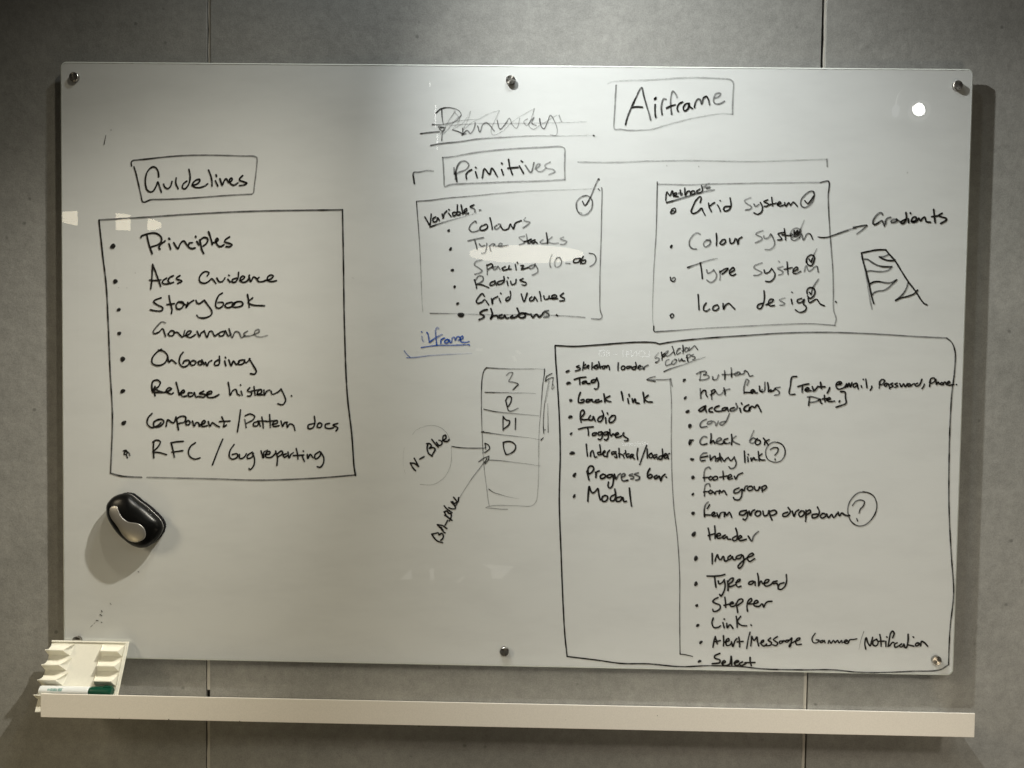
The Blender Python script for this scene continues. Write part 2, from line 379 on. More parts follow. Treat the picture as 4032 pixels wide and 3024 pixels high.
# ------------------------------------------------------------------ writing on the glass
# board coordinates in tenths of a millimetre, width in hundredths, ink density at start and end in percent
INK = [
('drawn_box','hand drawn black box around the word Guidelines','black',[(284,95,60,[-7575,3957,-7580,4032,-7544,4066,-7475,4076,-7212,4104,-6894,4143,-6493,4175,-6079,4186,-5665,4183,-5320,4177,-5114,4172,-5066,4145,-5065,3996,-5085,3806,-5112,3588,-5132,3451,-5167,3424]),(284,70,100,[-5167,3424,-5595,3399,-6078,3359,-6563,3320,-6950,3302,-7186,3293,-7345,3247,-7393,3400,-7448,3645,-7490,3822,-7527,3941])]),
('handwritten_word','handwritten heading Guidelines','black',[(336,100,97,[-7030,3747,-7040,3840,-7081,3921,-7143,3945,-7212,3906,-7268,3824,-7299,3701,-7293,3578,-7262,3483,-7192,3446,-7137,3471,-7081,3567,-7049,3649,-7019,3568,-6978,3448]),(336,100,97,[-6932,3603,-6908,3548,-6853,3515,-6798,3556,-6763,3659]),(336,100,97,[-6680,3728,-6687,3626,-6639,3517]),(336,100,97,[-6466,3669,-6535,3614,-6556,3538,-6514,3512,-6438,3587,-6403,3697,-6403,3806,-6424,3901]),(336,100,97,[-6362,3588,-6272,3609,-6210,3665,-6210,3705,-6265,3698,-6334,3643,-6355,3588,-6300,3548,-6203,3546,-6106,3577,-6051,3619]),(336,100,97,[-6030,3891,-5982,3769,-5961,3660,-5961,3579]),(336,100,97,[-5881,3800,-5869,3768]),(336,100,97,[-5892,3682,-5844,3580]),(336,100,97,[-5802,3723,-5754,3595,-5720,3677,-5678,3725,-5623,3650,-5554,3705,-5568,3739,-5609,3705,-5595,3637,-5526,3597,-5443,3645]),(336,100,97,[-5347,3789,-5402,3734,-5409,3700,-5319,3667,-5264,3640,-5319,3606,-5409,3591])]),
('handwritten_word','handwritten list entry Principles','black',[(362,100,97,[-7388,2538,-7381,2566,-7270,2608,-7145,2634,-7048,2611,-6979,2543,-6986,2461,-7048,2405,-7180,2356]),(362,100,97,[-7270,2595,-7243,2458,-7201,2321,-7164,2219]),(362,100,97,[-7007,2310,-7028,2351,-6979,2420,-6903,2476]),(362,100,97,[-6826,2534,-6810,2511]),(362,100,97,[-6826,2422,-6792,2319]),(362,100,97,[-6729,2443,-6646,2328,-6604,2411,-6563,2466,-6521,2480,-6480,2426,-6424,2358,-6355,2331,-6299,2346]),(362,100,97,[-6355,2448,-6417,2440,-6431,2399]),(362,100,97,[-6290,2578,-6283,2562]),(362,100,97,[-6265,2476,-6223,2408]),(362,100,97,[-6209,2504,-6182,2402,-6161,2306,-6126,2238]),(362,100,97,[-6202,2497,-6133,2553,-6064,2547,-6043,2499,-6078,2430,-6133,2389]),(362,100,97,[-6029,2670,-5988,2555,-5953,2418]),(362,100,97,[-5960,2452,-5884,2467,-5835,2509,-5856,2542,-5884,2501,-5856,2419,-5801,2379,-5718,2414]),(362,100,97,[-5607,2573,-5690,2517,-5704,2476,-5621,2449,-5558,2416,-5593,2381,-5676,2380])]),
('drawn_box','hand drawn black box around the list of guidelines','black',[(310,100,85,[-8235,2871,-8163,2189,-8091,1543,-8056,802,-8022,-127,-7978,-1061,-8020,-2206]),(310,80,90,[-8235,2880,-7432,2935,-6315,3021,-5107,3089,-3348,3136]),(310,90,100,[-3348,3136,-3323,2155,-3295,866,-3230,-523,-3131,-1359,-3079,-2012,-3050,-2171]),(310,95,80,[-8020,-2206,-7803,-2259,-7388,-2280]),(310,60,90,[-7274,-2278,-6031,-2286,-4998,-2297,-3873,-2240,-3050,-2161])]),
('bullet_dot','black bullet dot beside the word Principles','black',[(-1,100,100,[-7958,2359,50,58])]),
('bullet_dot','black bullet dot beside the words Accs Guidence','black',[(-1,100,100,[-7909,1659,50,44])]),
('handwritten_word','handwritten list entry Accs','black',[(336,100,97,[-7155,2009,-7163,1885,-7172,1701,-7193,1521]),(336,100,97,[-7155,2009,-7085,1831,-6993,1575]),(336,100,97,[-7215,1694,-7104,1688,-6993,1700]),(336,100,97,[-6872,1738,-6937,1695,-6959,1649,-6918,1622,-6826,1629,-6733,1656]),(336,100,97,[-6737,1789,-6807,1752,-6844,1687,-6817,1647]),(336,100,97,[-6603,1791,-6668,1753,-6668,1722,-6576,1691,-6566,1672,-6650,1638])]),
('handwritten_word','handwritten list entry Guidence','black',[(336,100,97,[-6057,1789,-6020,1853,-6085,1880,-6168,1833,-6215,1741,-6196,1668,-6104,1645,-6020,1688,-5965,1735,-5882,1648]),(336,100,97,[-5863,1751,-5817,1682,-5752,1682,-5697,1756]),(336,100,97,[-5623,1812,-5612,1805]),(336,100,97,[-5641,1730,-5595,1675]),(336,100,97,[-5466,1756,-5549,1722,-5553,1676,-5493,1677,-5438,1750,-5424,1870]),(336,100,97,[-5401,1705,-5327,1743,-5300,1780,-5346,1797,-5392,1742,-5373,1687,-5290,1679,-5226,1735,-5207,1817]),(336,100,97,[-5217,1799,-5179,1690,-5124,1782,-5069,1755,-5022,1692,-4958,1692,-4902,1702]),(336,100,97,[-5013,1774,-5050,1737,-5022,1692]),(336,100,97,[-4902,1711,-4773,1750,-4727,1805,-4774,1826,-4838,1785,-4847,1721,-4773,1695,-4663,1714])]),
('bullet_dot','black bullet dot beside the word Storybook','black',[(-1,100,100,[-7844,1093,37,42])]),
('bullet_dot','black bullet dot beside the word Governance','black',[(-1,100,100,[-7833,619,40,40])]),
('bullet_dot','black bullet dot beside the word Onboarding','black',[(-1,100,100,[-7766,103,51,51])]),
('handwritten_word','handwritten list entry Storybook','black',[(336,100,97,[-6984,1344,-7109,1295,-7137,1260,-7062,1202,-6955,1145,-6967,1091,-7086,1080,-7204,1100]),(336,100,97,[-6825,1388,-6797,1229,-6766,1112,-6778,1030]),(336,100,97,[-6868,1209,-6719,1230]),(336,100,97,[-6636,1266,-6683,1207,-6660,1125,-6577,1138,-6530,1221,-6553,1267,-6636,1266,-6542,1237,-6494,1209]),(336,100,97,[-6447,1257,-6482,1151,-6423,1234,-6329,1301]),(336,100,97,[-6282,1301,-6258,1248,-6211,1237,-6128,1296]),(336,100,97,[-6116,1308,-6045,1215,-5963,1088,-5974,1017,-6092,957,-6222,960,-6265,1002]),(336,100,97,[-5751,1453,-5821,1405,-5880,1264,-5875,1171,-5809,1153,-5727,1219,-5739,1266,-5833,1265]),(336,100,97,[-5668,1248,-5696,1196,-5644,1162,-5538,1210,-5550,1269,-5668,1248]),(336,100,97,[-5456,1281,-5538,1245,-5550,1187,-5455,1176,-5338,1225,-5361,1283,-5479,1274,-5514,1222]),(336,100,97,[-5244,1431,-5220,1296,-5208,1179]),(336,100,97,[-5138,1367,-5232,1273,-5149,1227,-4901,1211])]),
('handwritten_word','handwritten list entry Governance','black',[(310,80,100,[-6897,841,-6968,863,-7062,780,-7146,662,-7134,627,-7039,651,-6956,723,-6897,571]),(310,100,97,[-6849,619,-6778,690,-6719,667,-6743,597,-6814,584,-6845,631]),(310,100,90,[-6731,644,-6660,656,-6554,564,-6506,694]),(310,100,97,[-6506,588,-6400,637,-6376,684,-6435,683,-6483,600,-6400,559,-6293,615]),(310,100,97,[-6258,685,-6210,580,-6175,651,-6116,687]),(310,100,97,[-6116,699,-6057,564,-6010,677,-5962,689,-5903,596,-5832,644]),(310,100,97,[-5726,693,-5809,656,-5809,598,-5726,611,-5691,705,-5631,600,-5572,636]),(310,95,80,[-5615,741,-5549,566,-5490,684,-5419,673,-5360,569,-5289,617]),(310,80,70,[-5242,699,-5313,651,-5301,605,-5194,606,-5124,630]),(310,80,55,[-5124,630,-5006,691,-5018,737,-5089,701,-5088,619,-4994,585,-4841,616])]),
('handwritten_word','handwritten list entry Onboarding','black',[(336,100,97,[-6980,312,-7087,239,-7170,121,-7163,27,-7040,-14,-6909,42,-6855,172,-6921,265,-7039,299]),(336,100,97,[-6855,172,-6822,55,-6779,103,-6684,33]),(336,100,97,[-6542,259,-6601,176,-6613,34,-6542,-35,-6435,13,-6423,96,-6518,83,-6542,35]),(336,100,97,[-6400,61,-6329,97,-6281,63,-6329,3,-6388,14,-6400,61]),(336,100,97,[-6234,75,-6187,88,-6163,17,-6222,16,-6239,63]),(336,100,97,[-6163,111,-6115,18]),(336,100,97,[-6092,65,-6056,-5,-6021,66,-5962,102]),(336,100,97,[-5832,116,-5902,68,-5902,9,-5820,22,-5808,187]),(336,100,97,[-5690,170,-5680,156]),(336,100,97,[-5701,94,-5678,1]),(336,100,97,[-5619,119,-5571,2,-5524,97,-5465,27,-5406,75]),(336,100,97,[-5335,123,-5418,98,-5417,28,-5323,53,-5300,124]),(336,100,97,[-5311,123,-5276,65,-5205,125,-5193,149]),(336,100,97,[-5205,148,-5122,9,-5063,-108,-5098,-160,-5181,-152])]),
('bullet_dot','black bullet dot beside the words Release history','black',[(-1,100,100,[-7768,-542,47,47])]),
('bullet_dot','black bullet dot beside the words Component/Pattern docs','black',[(-1,100,100,[-7748,-1185,51,47])]),
('bullet_dot','scribbled black bullet beside the letters RFC','black',[(259,100,97,[-7757,-1749,-7698,-1736,-7686,-1807,-7745,-1820,-7721,-1761,-7650,-1783,-7626,-1842]),(259,100,97,[-7698,-1819,-7674,-1890])]),
('handwritten_word','handwritten list entry Release','black',[(352,100,97,[-7112,-438,-7164,-533,-7159,-344,-7064,-307,-7005,-354,-7040,-437,-7124,-497,-7112,-627]),(352,100,97,[-7159,-556,-6969,-558]),(352,100,97,[-7135,-485,-6922,-553,-6779,-480,-6827,-457,-6886,-529,-6779,-586,-6744,-562]),(352,100,97,[-6684,-349,-6649,-478,-6613,-607,-6601,-560]),(352,100,97,[-6601,-560,-6518,-547,-6530,-500,-6585,-548,-6554,-630,-6471,-617]),(352,100,97,[-6364,-556,-6435,-557,-6423,-628,-6340,-603,-6317,-544,-6281,-638,-6234,-625]),(352,100,97,[-6127,-518,-6210,-566,-6091,-588,-6115,-635,-6210,-632]),(352,100,97,[-6103,-600,-5961,-550,-5973,-515,-6056,-552,-6044,-634,-5925,-637,-5819,-584])]),
('handwritten_word','handwritten list entry history','black',[(310,100,97,[-5630,-333,-5606,-463,-5589,-592,-5535,-497,-5476,-473,-5440,-566,-5392,-589]),(310,100,97,[-5381,-377,-5376,-384]),(310,100,97,[-5369,-506,-5345,-588]),(310,100,97,[-5192,-433,-5239,-493,-5156,-538,-5179,-598,-5239,-603]),(310,100,97,[-5109,-408,-5097,-502,-5085,-585]),(310,100,97,[-5168,-503,-4979,-465]),(310,100,97,[-5049,-572,-4955,-524,-4967,-465,-5026,-501,-5038,-572,-4931,-570]),(310,100,97,[-4908,-476,-4896,-582,-4849,-499,-4790,-474]),(310,100,97,[-4766,-497,-4742,-556,-4636,-519,-4565,-459]),(310,100,97,[-4565,-447,-4494,-588,-4470,-681,-4528,-765,-4628,-750]),(310,100,97,[-4354,-581,-4345,-590])]),
('handwritten_word','handwritten list entry Component','black',[(336,100,97,[-7172,-982,-7255,-1078,-7267,-1196,-7184,-1266,-7065,-1229,-6994,-1168]),(336,100,97,[-7041,-1098,-7137,-1159,-7125,-1253,-6994,-1228,-6934,-1144,-6982,-1097,-7065,-1110]),(336,100,97,[-6887,-1238,-6851,-1107,-6780,-1153,-6732,-1164,-6685,-1045]),(336,100,97,[-6685,-1057,-6661,-1163,-6637,-1305]),(336,100,97,[-6673,-1081,-6590,-1032,-6495,-1042,-6507,-1137,-6625,-1174]),(336,100,97,[-6483,-1149,-6447,-1113,-6400,-1147,-6423,-1195,-6483,-1196,-6483,-1149]),(336,100,97,[-6352,-1123,-6317,-1229,-6281,-1157,-6233,-1157,-6210,-1227]),(336,100,97,[-6198,-1203,-6091,-1143,-6115,-1107,-6162,-1155,-6162,-1226,-6055,-1213]),(336,100,97,[-6032,-1130,-5996,-1224,-5949,-1152,-5877,-1198,-5806,-1233]),(336,100,97,[-5759,-1031,-5711,-1149,-5723,-1231,-5664,-1195]),(336,100,97,[-5806,-1126,-5593,-1111])]),
('handwritten_word','handwritten slash after Component','black',[(310,100,97,[-5380,-884,-5403,-1073,-5443,-1329])]),
('handwritten_word','handwritten list entry Pattern','black',[(310,70,100,[-5297,-1071,-5280,-1154,-5265,-1236]),(310,100,97,[-5285,-1000,-5190,-963,-5095,-1009,-5131,-1081,-5261,-1153]),(310,100,97,[-5024,-1114,-5107,-1139,-5119,-1198,-5036,-1197,-5012,-1126,-4976,-1208]),(310,100,97,[-4949,-1019,-4929,-1136,-4917,-1243]),(310,100,97,[-5036,-1103,-4858,-1100]),(310,100,97,[-4793,-969,-4783,-1111,-4775,-1228]),(310,100,97,[-4858,-1112,-4669,-1085]),(310,100,97,[-4740,-1169,-4633,-1132,-4645,-1085,-4716,-1121,-4716,-1204,-4598,-1190]),(310,100,97,[-4563,-1095,-4527,-1201,-4491,-1130,-4432,-1117]),(310,100,97,[-4444,-1129,-4432,-1223,-4385,-1152,-4314,-1174,-4278,-1280])]),
('handwritten_word','handwritten list entry docs','black',[(310,100,97,[-3889,-991,-3877,-1120,-3912,-1215,-4006,-1240,-4011,-1169,-3888,-1132]),(310,100,97,[-3817,-1143,-3782,-1119,-3735,-1153,-3770,-1213,-3829,-1202,-3817,-1143]),(310,100,97,[-3581,-1127,-3664,-1152,-3664,-1211,-3581,-1233,-3498,-1209]),(310,100,97,[-3416,-1125,-3510,-1162,-3415,-1219,-3451,-1279])]),
('handwritten_word','handwritten list entry RFC','black',[(310,100,97,[-7137,-1550,-7149,-1692,-7138,-1882]),(310,100,97,[-7161,-1562,-7090,-1520,-7006,-1547,-7042,-1643,-7137,-1739]),(310,100,97,[-7161,-1763,-7018,-1773,-6880,-1811]),(310,100,97,[-6780,-1591,-6745,-1733,-6721,-1863]),(310,100,97,[-6792,-1568,-6661,-1547,-6538,-1535]),(310,100,97,[-6768,-1757,-6547,-1725]),(310,100,97,[-6293,-1560,-6388,-1632,-6435,-1752,-6400,-1846,-6305,-1892,-6198,-1866])]),
('handwritten_word','handwritten slash after RFC','black',[(310,100,97,[-5739,-1480,-5829,-1695,-5948,-2005])]),
('handwritten_word','handwritten list entry bug','black',[(310,100,97,[-5509,-1583,-5592,-1714,-5603,-1833,-5544,-1880,-5437,-1830,-5449,-1771,-5544,-1785]),(310,100,97,[-5402,-1782,-5390,-1865,-5307,-1840,-5259,-1768]),(310,100,97,[-5141,-1731,-5236,-1803,-5235,-1863,-5141,-1826,-5117,-1754]),(310,100,97,[-5141,-1743,-5093,-1872,-5116,-2015,-5187,-2087,-5206,-2064])]),
('handwritten_word','handwritten list entry reporting','black',[(310,100,97,[-4963,-1704,-4915,-1846,-4904,-1727,-4833,-1690]),(310,100,97,[-4880,-1774,-4785,-1761,-4785,-1713,-4844,-1726,-4868,-1821,-4761,-1831,-4667,-1747]),(310,100,97,[-4667,-1700,-4631,-1841,-4642,-1995]),(310,100,97,[-4643,-1770,-4548,-1698,-4524,-1745,-4619,-1817]),(310,100,97,[-4453,-1755,-4512,-1780,-4488,-1827,-4429,-1790]),(310,100,97,[-4418,-1719,-4394,-1837,-4358,-1766,-4311,-1729]),(310,100,97,[-4252,-1646,-4228,-1740,-4216,-1858]),(310,100,97,[-4311,-1789,-4098,-1773]),(310,100,97,[-4110,-1691,-4103,-1700]),(310,100,97,[-4133,-1786,-4085,-1903]),(310,100,97,[-4027,-1760,-4015,-1843,-3968,-1759,-3908,-1829]),(310,100,97,[-3779,-1697,-3873,-1770,-3861,-1852,-3767,-1780,-3755,-1709]),(310,100,97,[-3755,-1709,-3695,-1826,-3706,-1944,-3765,-2016,-3824,-2005])]),
('handwritten_word','faded crossed out handwritten word Runway','black',[(238,100,45,[-1507,5059,-1408,5139,-1238,5163,-1066,5114,-1008,5030,-1092,4916,-1291,4816]),(238,95,60,[-1394,5144,-1384,4970,-1359,4829]),(238,90,50,[-1387,4519,-1380,4632,-1347,4759]),(238,90,70,[-1462,4786,-1347,4779,-1438,4750,-1361,4702,-1319,4773]),(238,40,35,[-1129,5099,-1207,4972,-1319,4801,-1409,4646]),(238,40,30,[-1008,5016,-1121,4916,-1233,4774,-1374,4632]),(238,80,90,[-1176,4732,-1061,4697,-961,4650]),(238,85,60,[-976,4762,-961,4664,-890,4721,-819,4665,-748,4765,-727,4877]),(238,90,60,[-989,4630,-904,4659]),(238,85,60,[-678,4807,-634,4690,-578,4837,-508,4879,-436,4824,-349,4712]),(238,85,50,[-295,4924,-236,4755,-123,4869,-54,4968,5,4842,91,4772,154,4978]),(238,50,60,[302,4957,232,4900,290,4830,387,4944,429,4986,388,4874,474,4832]),(238,85,50,[543,4965,574,4819,632,4769,700,4905,755,5032,842,4906,896,4738,875,4647,747,4652]),(238,60,50,[926,5033,955,4949,979,4907])]),
('scribbled_line','pale strike-out scribble over the word Runway','black',[(207,50,30,[435,5161,387,4986,332,4831,419,4756,531,4819,756,4961,883,5033])]),
('scribbled_line','pale strike-out scribble over the word Runway','black',[(207,42,25,[-255,5115,-351,4895,-412,4725,-376,4636,-206,4699,46,4927,427,5155])]),
('scribbled_line','pale strike-out scribble over the word Runway','black',[(207,30,25,[-824,5093,-865,4946,-962,4734,-807,4863,-496,5034,-269,5121])]),
('scribbled_line','pale strike-out scribble over the word Runway','black',[(207,28,20,[-1146,5090,-1035,4917,-1176,4746,-978,4861,-824,5093])]),
('drawn_line','upper strike through the word Runway','black',[(186,90,20,[-1582,4833,-1405,4829,-1035,4911,-608,4943])]),
('drawn_line','lower strike through the word Runway','black',[(238,100,80,[-1809,4650,-1660,4671,-1432,4693]),(238,35,25,[-1234,4808,-977,4838,-607,4859,-180,4863,530,4875,1467,4912])]),
('drawn_line','tapering underline below the word Runway','black',[(279,90,22,[-1606,4421,-1372,4462,-1030,4500,-689,4554,-177,4592,392,4626,1017,4632,1570,4646]),(279,100,100,[1607,4646,1625,4638])]),
('drawn_box','hand drawn box around the word Primitives','black',[(310,64,48,[-1366,4183,-1349,4012,-1334,3795,-1314,3615,-1214,3652,-995,3673,-540,3695,6,3723,551,3743,1059,3775]),(310,56,56,[-1366,4183,-1166,4203,-911,4254,-548,4312,-3,4368,541,4400,1030,4396,1051,4252,1051,4036,1059,3775])]),
('handwritten_word','handwritten heading Primitives','black',[(326,70,100,[-1136,3987,-1125,3852,-1108,3906,-1078,3717]),(326,90,60,[-1106,3762,-1090,3960,-1019,4096,-910,4116,-845,4044,-890,3962,-1016,3907,-1089,3870]),(326,100,97,[-887,3773,-897,3854,-853,3918,-789,3954]),(326,100,97,[-712,4000,-700,3991]),(326,100,97,[-710,3910,-678,3802]),(326,100,97,[-574,3794,-535,3975,-433,3868,-389,3986,-278,3824]),(326,100,97,[-199,4087,-185,4078]),(326,100,97,[-194,3961,-160,3862]),(326,100,97,[-59,4160,-35,4025,22,3864]),(326,100,97,[-71,3989,129,4009]),(326,100,97,[191,4136,218,4114]),(326,100,97,[156,4036,240,3893]),(326,80,70,[274,4046,385,3912,445,4102]),(326,60,50,[475,3976,546,4031,564,4076,510,4067,483,3994,530,3932,602,3933,683,3997]),(326,50,50,[763,4114,664,4050,692,3997,820,3971,857,3926,749,3871])]),
('drawn_line','short black corner bracket left of the Primitives box','black',[(362,100,45,[-1922,3672,-1937,3880,-1819,3895,-1673,3927,-1536,3916])]),
('drawn_line','long bracket line running right from the Primitives box','black',[(310,40,30,[1318,4123,2058,4121,2695,4155,3605,4173,4695,4166,5420,4191,6188,4226]),(310,60,50,[6197,4226,6210,4082])]),
('drawn_box','hand drawn pale box around the word Airframe','black',[(336,20,52,[1869,5657,1956,5691,2145,5713,2618,5730,3023,5757,3427,5784,3697,5786,4034,5773,4277,5751,4332,5685,4330,5471,4328,5270,4333,5083]),(336,60,32,[2036,5625,2027,5384,2018,5116,2009,4914,2011,4807,2028,4769,2150,4770,2272,4755,2502,4755,2772,4780,3041,4863,3377,4954,3646,5016,3915,5066,4117,5094,4333,5083])]),
('handwritten_word','handwritten heading Airframe','black',[(336,95,80,[2236,4863,2267,4997,2345,5199,2435,5401,2537,5589,2584,5429,2641,5242,2699,5068,2728,4961]),(336,100,97,[2358,5197,2439,5213,2558,5208]),(336,100,97,[2794,5364,2825,5398,2808,5361]),(336,100,97,[2810,5257,2808,5163,2818,5056,2829,5009]),(336,95,65,[2949,5070,2933,5191,2951,5325,2977,5372,3024,5359]),(336,55,90,[3239,5401,3204,5475,3149,5521,3118,5420,3114,5286,3123,5179,3138,5072]),(336,100,97,[3034,5192,3115,5233,3202,5260]),(336,100,97,[3266,5127,3244,5194,3276,5274,3343,5315]),(336,100,97,[3478,5290,3411,5276,3365,5208,3387,5141,3453,5182,3472,5263,3471,5289,3493,5223,3541,5190]),(336,90,90,[3581,5210,3599,5304,3638,5365,3679,5372,3721,5278,3759,5399,3812,5426,3854,5360,3877,5266]),(336,60,75,[3962,5387,4055,5428,4088,5482,4040,5495,3987,5468,3955,5387,3963,5307,4018,5281,4099,5295,4165,5336])]),
('drawn_box','hand drawn box around the list of variables','black',[(233,90,30,[-1876,3311,-1855,3067,-1824,2705,-1792,2251,-1769,1796,-1746,1340,-1725,1121]),(233,85,20,[-1867,3321,-1611,3341,-1246,3391,-700,3442,-154,3502,391,3544,1118,3579,1734,3603]),(233,70,70,[1788,3631,1798,3559,1796,3198,1796,2656,1788,2112,1789,1568,1804,1204,1843,1086,1816,1040,1634,1038]),(233,90,40,[-1578,1105,-1312,1104,-1037,1108]),(233,35,55,[-890,1095,-304,1094,428,1104,976,1093,1506,1063]),(233,90,90,[1725,3603,1749,3576])]),
('handwritten_word','small handwritten heading Variables','black',[(300,100,97,[-1708,3014,-1643,2906,-1606,2852,-1589,2979,-1581,3070]),(300,100,97,[-1489,3017,-1543,2980,-1533,2917,-1470,2935,-1452,2999,-1415,2945]),(300,100,97,[-1362,3073,-1342,2991,-1325,3073,-1271,3137]),(300,100,97,[-1235,3165,-1222,3156]),(300,100,97,[-1234,3092,-1188,3029]),(300,100,97,[-1079,3112,-1152,3102,-1142,3039,-1078,3076,-1062,3257]),(300,100,97,[-1070,3112,-1060,3058,-1014,3067,-1006,3113,-1052,3121]),(300,100,97,[-989,3258,-970,3167,-951,3077]),(300,100,97,[-969,3095,-878,3141,-879,3187,-924,3150,-914,3087,-841,3096]),(300,100,70,[-734,3261,-806,3224,-715,3170,-714,3116]),(300,90,70,[-623,3157,-596,3164])]),
('drawn_line','tapering underline below the word Variables','black',[(259,100,20,[-1606,2816,-1423,2882,-1150,2966,-877,3042,-659,3099])]),
('drawn_tick','circled tick at the upper right of the variables box','black',[(238,75,100,[1721,3801,1660,3665,1574,3448,1464,3276,1415,3356]),(238,70,85,[1483,3465,1374,3428,1294,3319,1306,3193,1380,3094,1489,3095,1587,3196,1612,3322,1583,3412,1501,3469,1410,3455]),(238,50,60,[1304,3301,1324,3157,1407,3121]),(238,100,100,[1721,3801,1734,3789])]),
('bullet_dot','black bullet dot beside the word Colours','black',[(-1,100,100,[-1230,2751,26,33])]),
('bullet_dot','black bullet dot beside the words Type stacks','black',[(-1,100,100,[-1189,2385,31,35])]),
('bullet_dot','black bullet dot beside the word Spacing','black',[(-1,100,100,[-1148,1967,33,31])]),
('bullet_dot','grey bullet dot beside the word Radius','black',[(-1,100,100,[-1098,1637,28,31])]),
('bullet_dot','black bullet dot beside the words Grid values','black',[(-1,100,100,[-1036,1305,29,29])]),
('bullet_dot','large black bullet blob beside the word Shadows','black',[(-1,100,100,[-967,1080,70,48])]),
('handwritten_word','handwritten list entry Colours','black',[(290,80,80,[-684,2908,-694,2944,-784,2880,-823,2789,-782,2735,-691,2736,-600,2782]),(290,100,97,[-565,2855,-610,2809,-591,2764,-509,2774,-455,2829,-483,2883,-537,2864]),(290,100,97,[-412,3011,-383,2902,-363,2785]),(290,80,80,[-273,2867,-318,2831,-299,2786,-236,2814,-200,2886,-246,2886]),(290,100,97,[-200,2850,-144,2778,-53,2797,-9,2889]),(290,100,97,[0,2889,56,2799,91,2908,209,2963]),(290,60,70,[290,3019,263,2964,382,2929,328,2874,247,2819])]),
('handwritten_word','handwritten list entry Type stacks','black',[(279,85,70,[-844,2549,-689,2587,-534,2620]),(279,80,80,[-707,2563,-678,2464,-659,2391]),(279,75,75,[-615,2492,-578,2447,-505,2466]),(279,75,50,[-469,2503,-477,2394,-503,2321,-567,2302]),(279,75,60,[-413,2449,-385,2349]),(279,75,75,[-413,2449,-359,2495,-304,2486,-340,2450]),(279,70,65,[-286,2450,-176,2470,-168,2506,-213,2506,-231,2451,-49,2471]),(279,60,70,[277,2656,168,2628,233,2574,279,2529,179,2483]),(279,70,70,[313,2693,332,2603,343,2512]),(279,100,97,[279,2548,387,2585,424,2604,351,2558,370,2512,424,2567]),(279,100,97,[488,2586,424,2549,443,2513,497,2550,534,2514]),(279,70,70,[642,2588,588,2542,625,2515,716,2526]),(279,100,97,[709,2725,730,2607,735,2517]),(279,60,60,[824,2645,743,2562,844,2518,953,2528]),(279,55,70,[1051,2647,988,2610,1116,2557,1081,2512,999,2502])]),
('handwritten_word','handwritten list entry Spacing','black',[(279,60,80,[-565,2175,-683,2137,-710,2082,-609,2010,-553,1956,-608,1919,-699,1891]),(279,80,70,[-463,2085,-453,1976,-452,1885]),(279,100,97,[-463,2067,-372,2104,-344,2059,-435,1994]),(279,75,75,[-280,2051,-335,2032,-325,1987,-261,2015,-244,2060,-197,1988]),(279,100,97,[-98,2053,-161,2007,-133,1980,-24,2008]),(279,100,97,[-16,2072,-24,2008,22,2004]),(279,100,97,[103,2092,122,1992]),(279,100,97,[139,2138,153,2120]),(279,100,97,[212,2075,267,2076,223,2002,305,2022,359,2040]),(279,75,80,[468,2096,386,2059,396,2014,468,2042,495,2115]),(279,80,70,[495,2097,551,2006,543,1943,443,1887])]),
('handwritten_word','handwritten bracketed range (0-96)','black',[(259,40,70,[829,2300,794,2191,796,2064,815,2046]),(259,50,80,[921,2229,886,2138,906,2056,979,2066,1023,2157,976,2239,921,2229]),(259,70,80,[1105,2131,1187,2123]),(259,100,97,[1376,2234,1268,2206,1260,2151,1360,2161,1395,2234,1397,2126]),(259,100,97,[1449,2271,1413,2198,1424,2135,1487,2145,1495,2199,1432,2190]),(259,85,75,[1566,2336,1666,2310,1704,2220,1669,2129,1589,2074])]),
('handwritten_word','handwritten list entry Radius','black',[(290,100,97,[-706,1782,-678,1700,-659,1613]),(290,75,80,[-679,1773,-625,1856,-543,1847,-533,1775,-650,1691]),(290,100,97,[-650,1700,-531,1675,-421,1630]),(290,100,97,[-295,1769,-386,1722,-394,1676,-312,1696,-285,1751,-266,1678]),(290,100,97,[-130,1780,-240,1742,-239,1697,-157,1716,-112,1762,-122,1853]),(290,100,97,[-43,1835,-32,1826]),(290,100,97,[-57,1763,-38,1681]),(290,100,97,[16,1763,35,1700,108,1719,125,1801]),(290,100,97,[262,1821,198,1784,327,1731,309,1685,245,1694])]),
('handwritten_word','handwritten list entry Grid values','black',[(300,100,97,[-501,1456,-547,1510,-629,1427,-664,1354,-637,1318,-545,1346,-500,1393,-416,1293]),(300,100,97,[-363,1413,-343,1303,-335,1395,-236,1460]),(300,100,97,[-182,1524,-172,1513]),(300,100,97,[-208,1415,-179,1342]),(300,100,97,[-16,1453,-70,1416,-70,1371,-6,1399,20,1472,10,1563]),(300,100,97,[230,1511,287,1366,348,1531]),(300,100,97,[441,1459,396,1422,405,1377,478,1405,495,1460,551,1379]),(300,100,97,[594,1561,614,1480,624,1389]),(300,100,97,[678,1481,697,1417,770,1427,787,1482]),(300,100,97,[806,1428,934,1466,915,1502,842,1483,843,1428,952,1429]),(300,100,97,[1069,1540,1006,1485,1089,1431,1081,1395,999,1385])]),
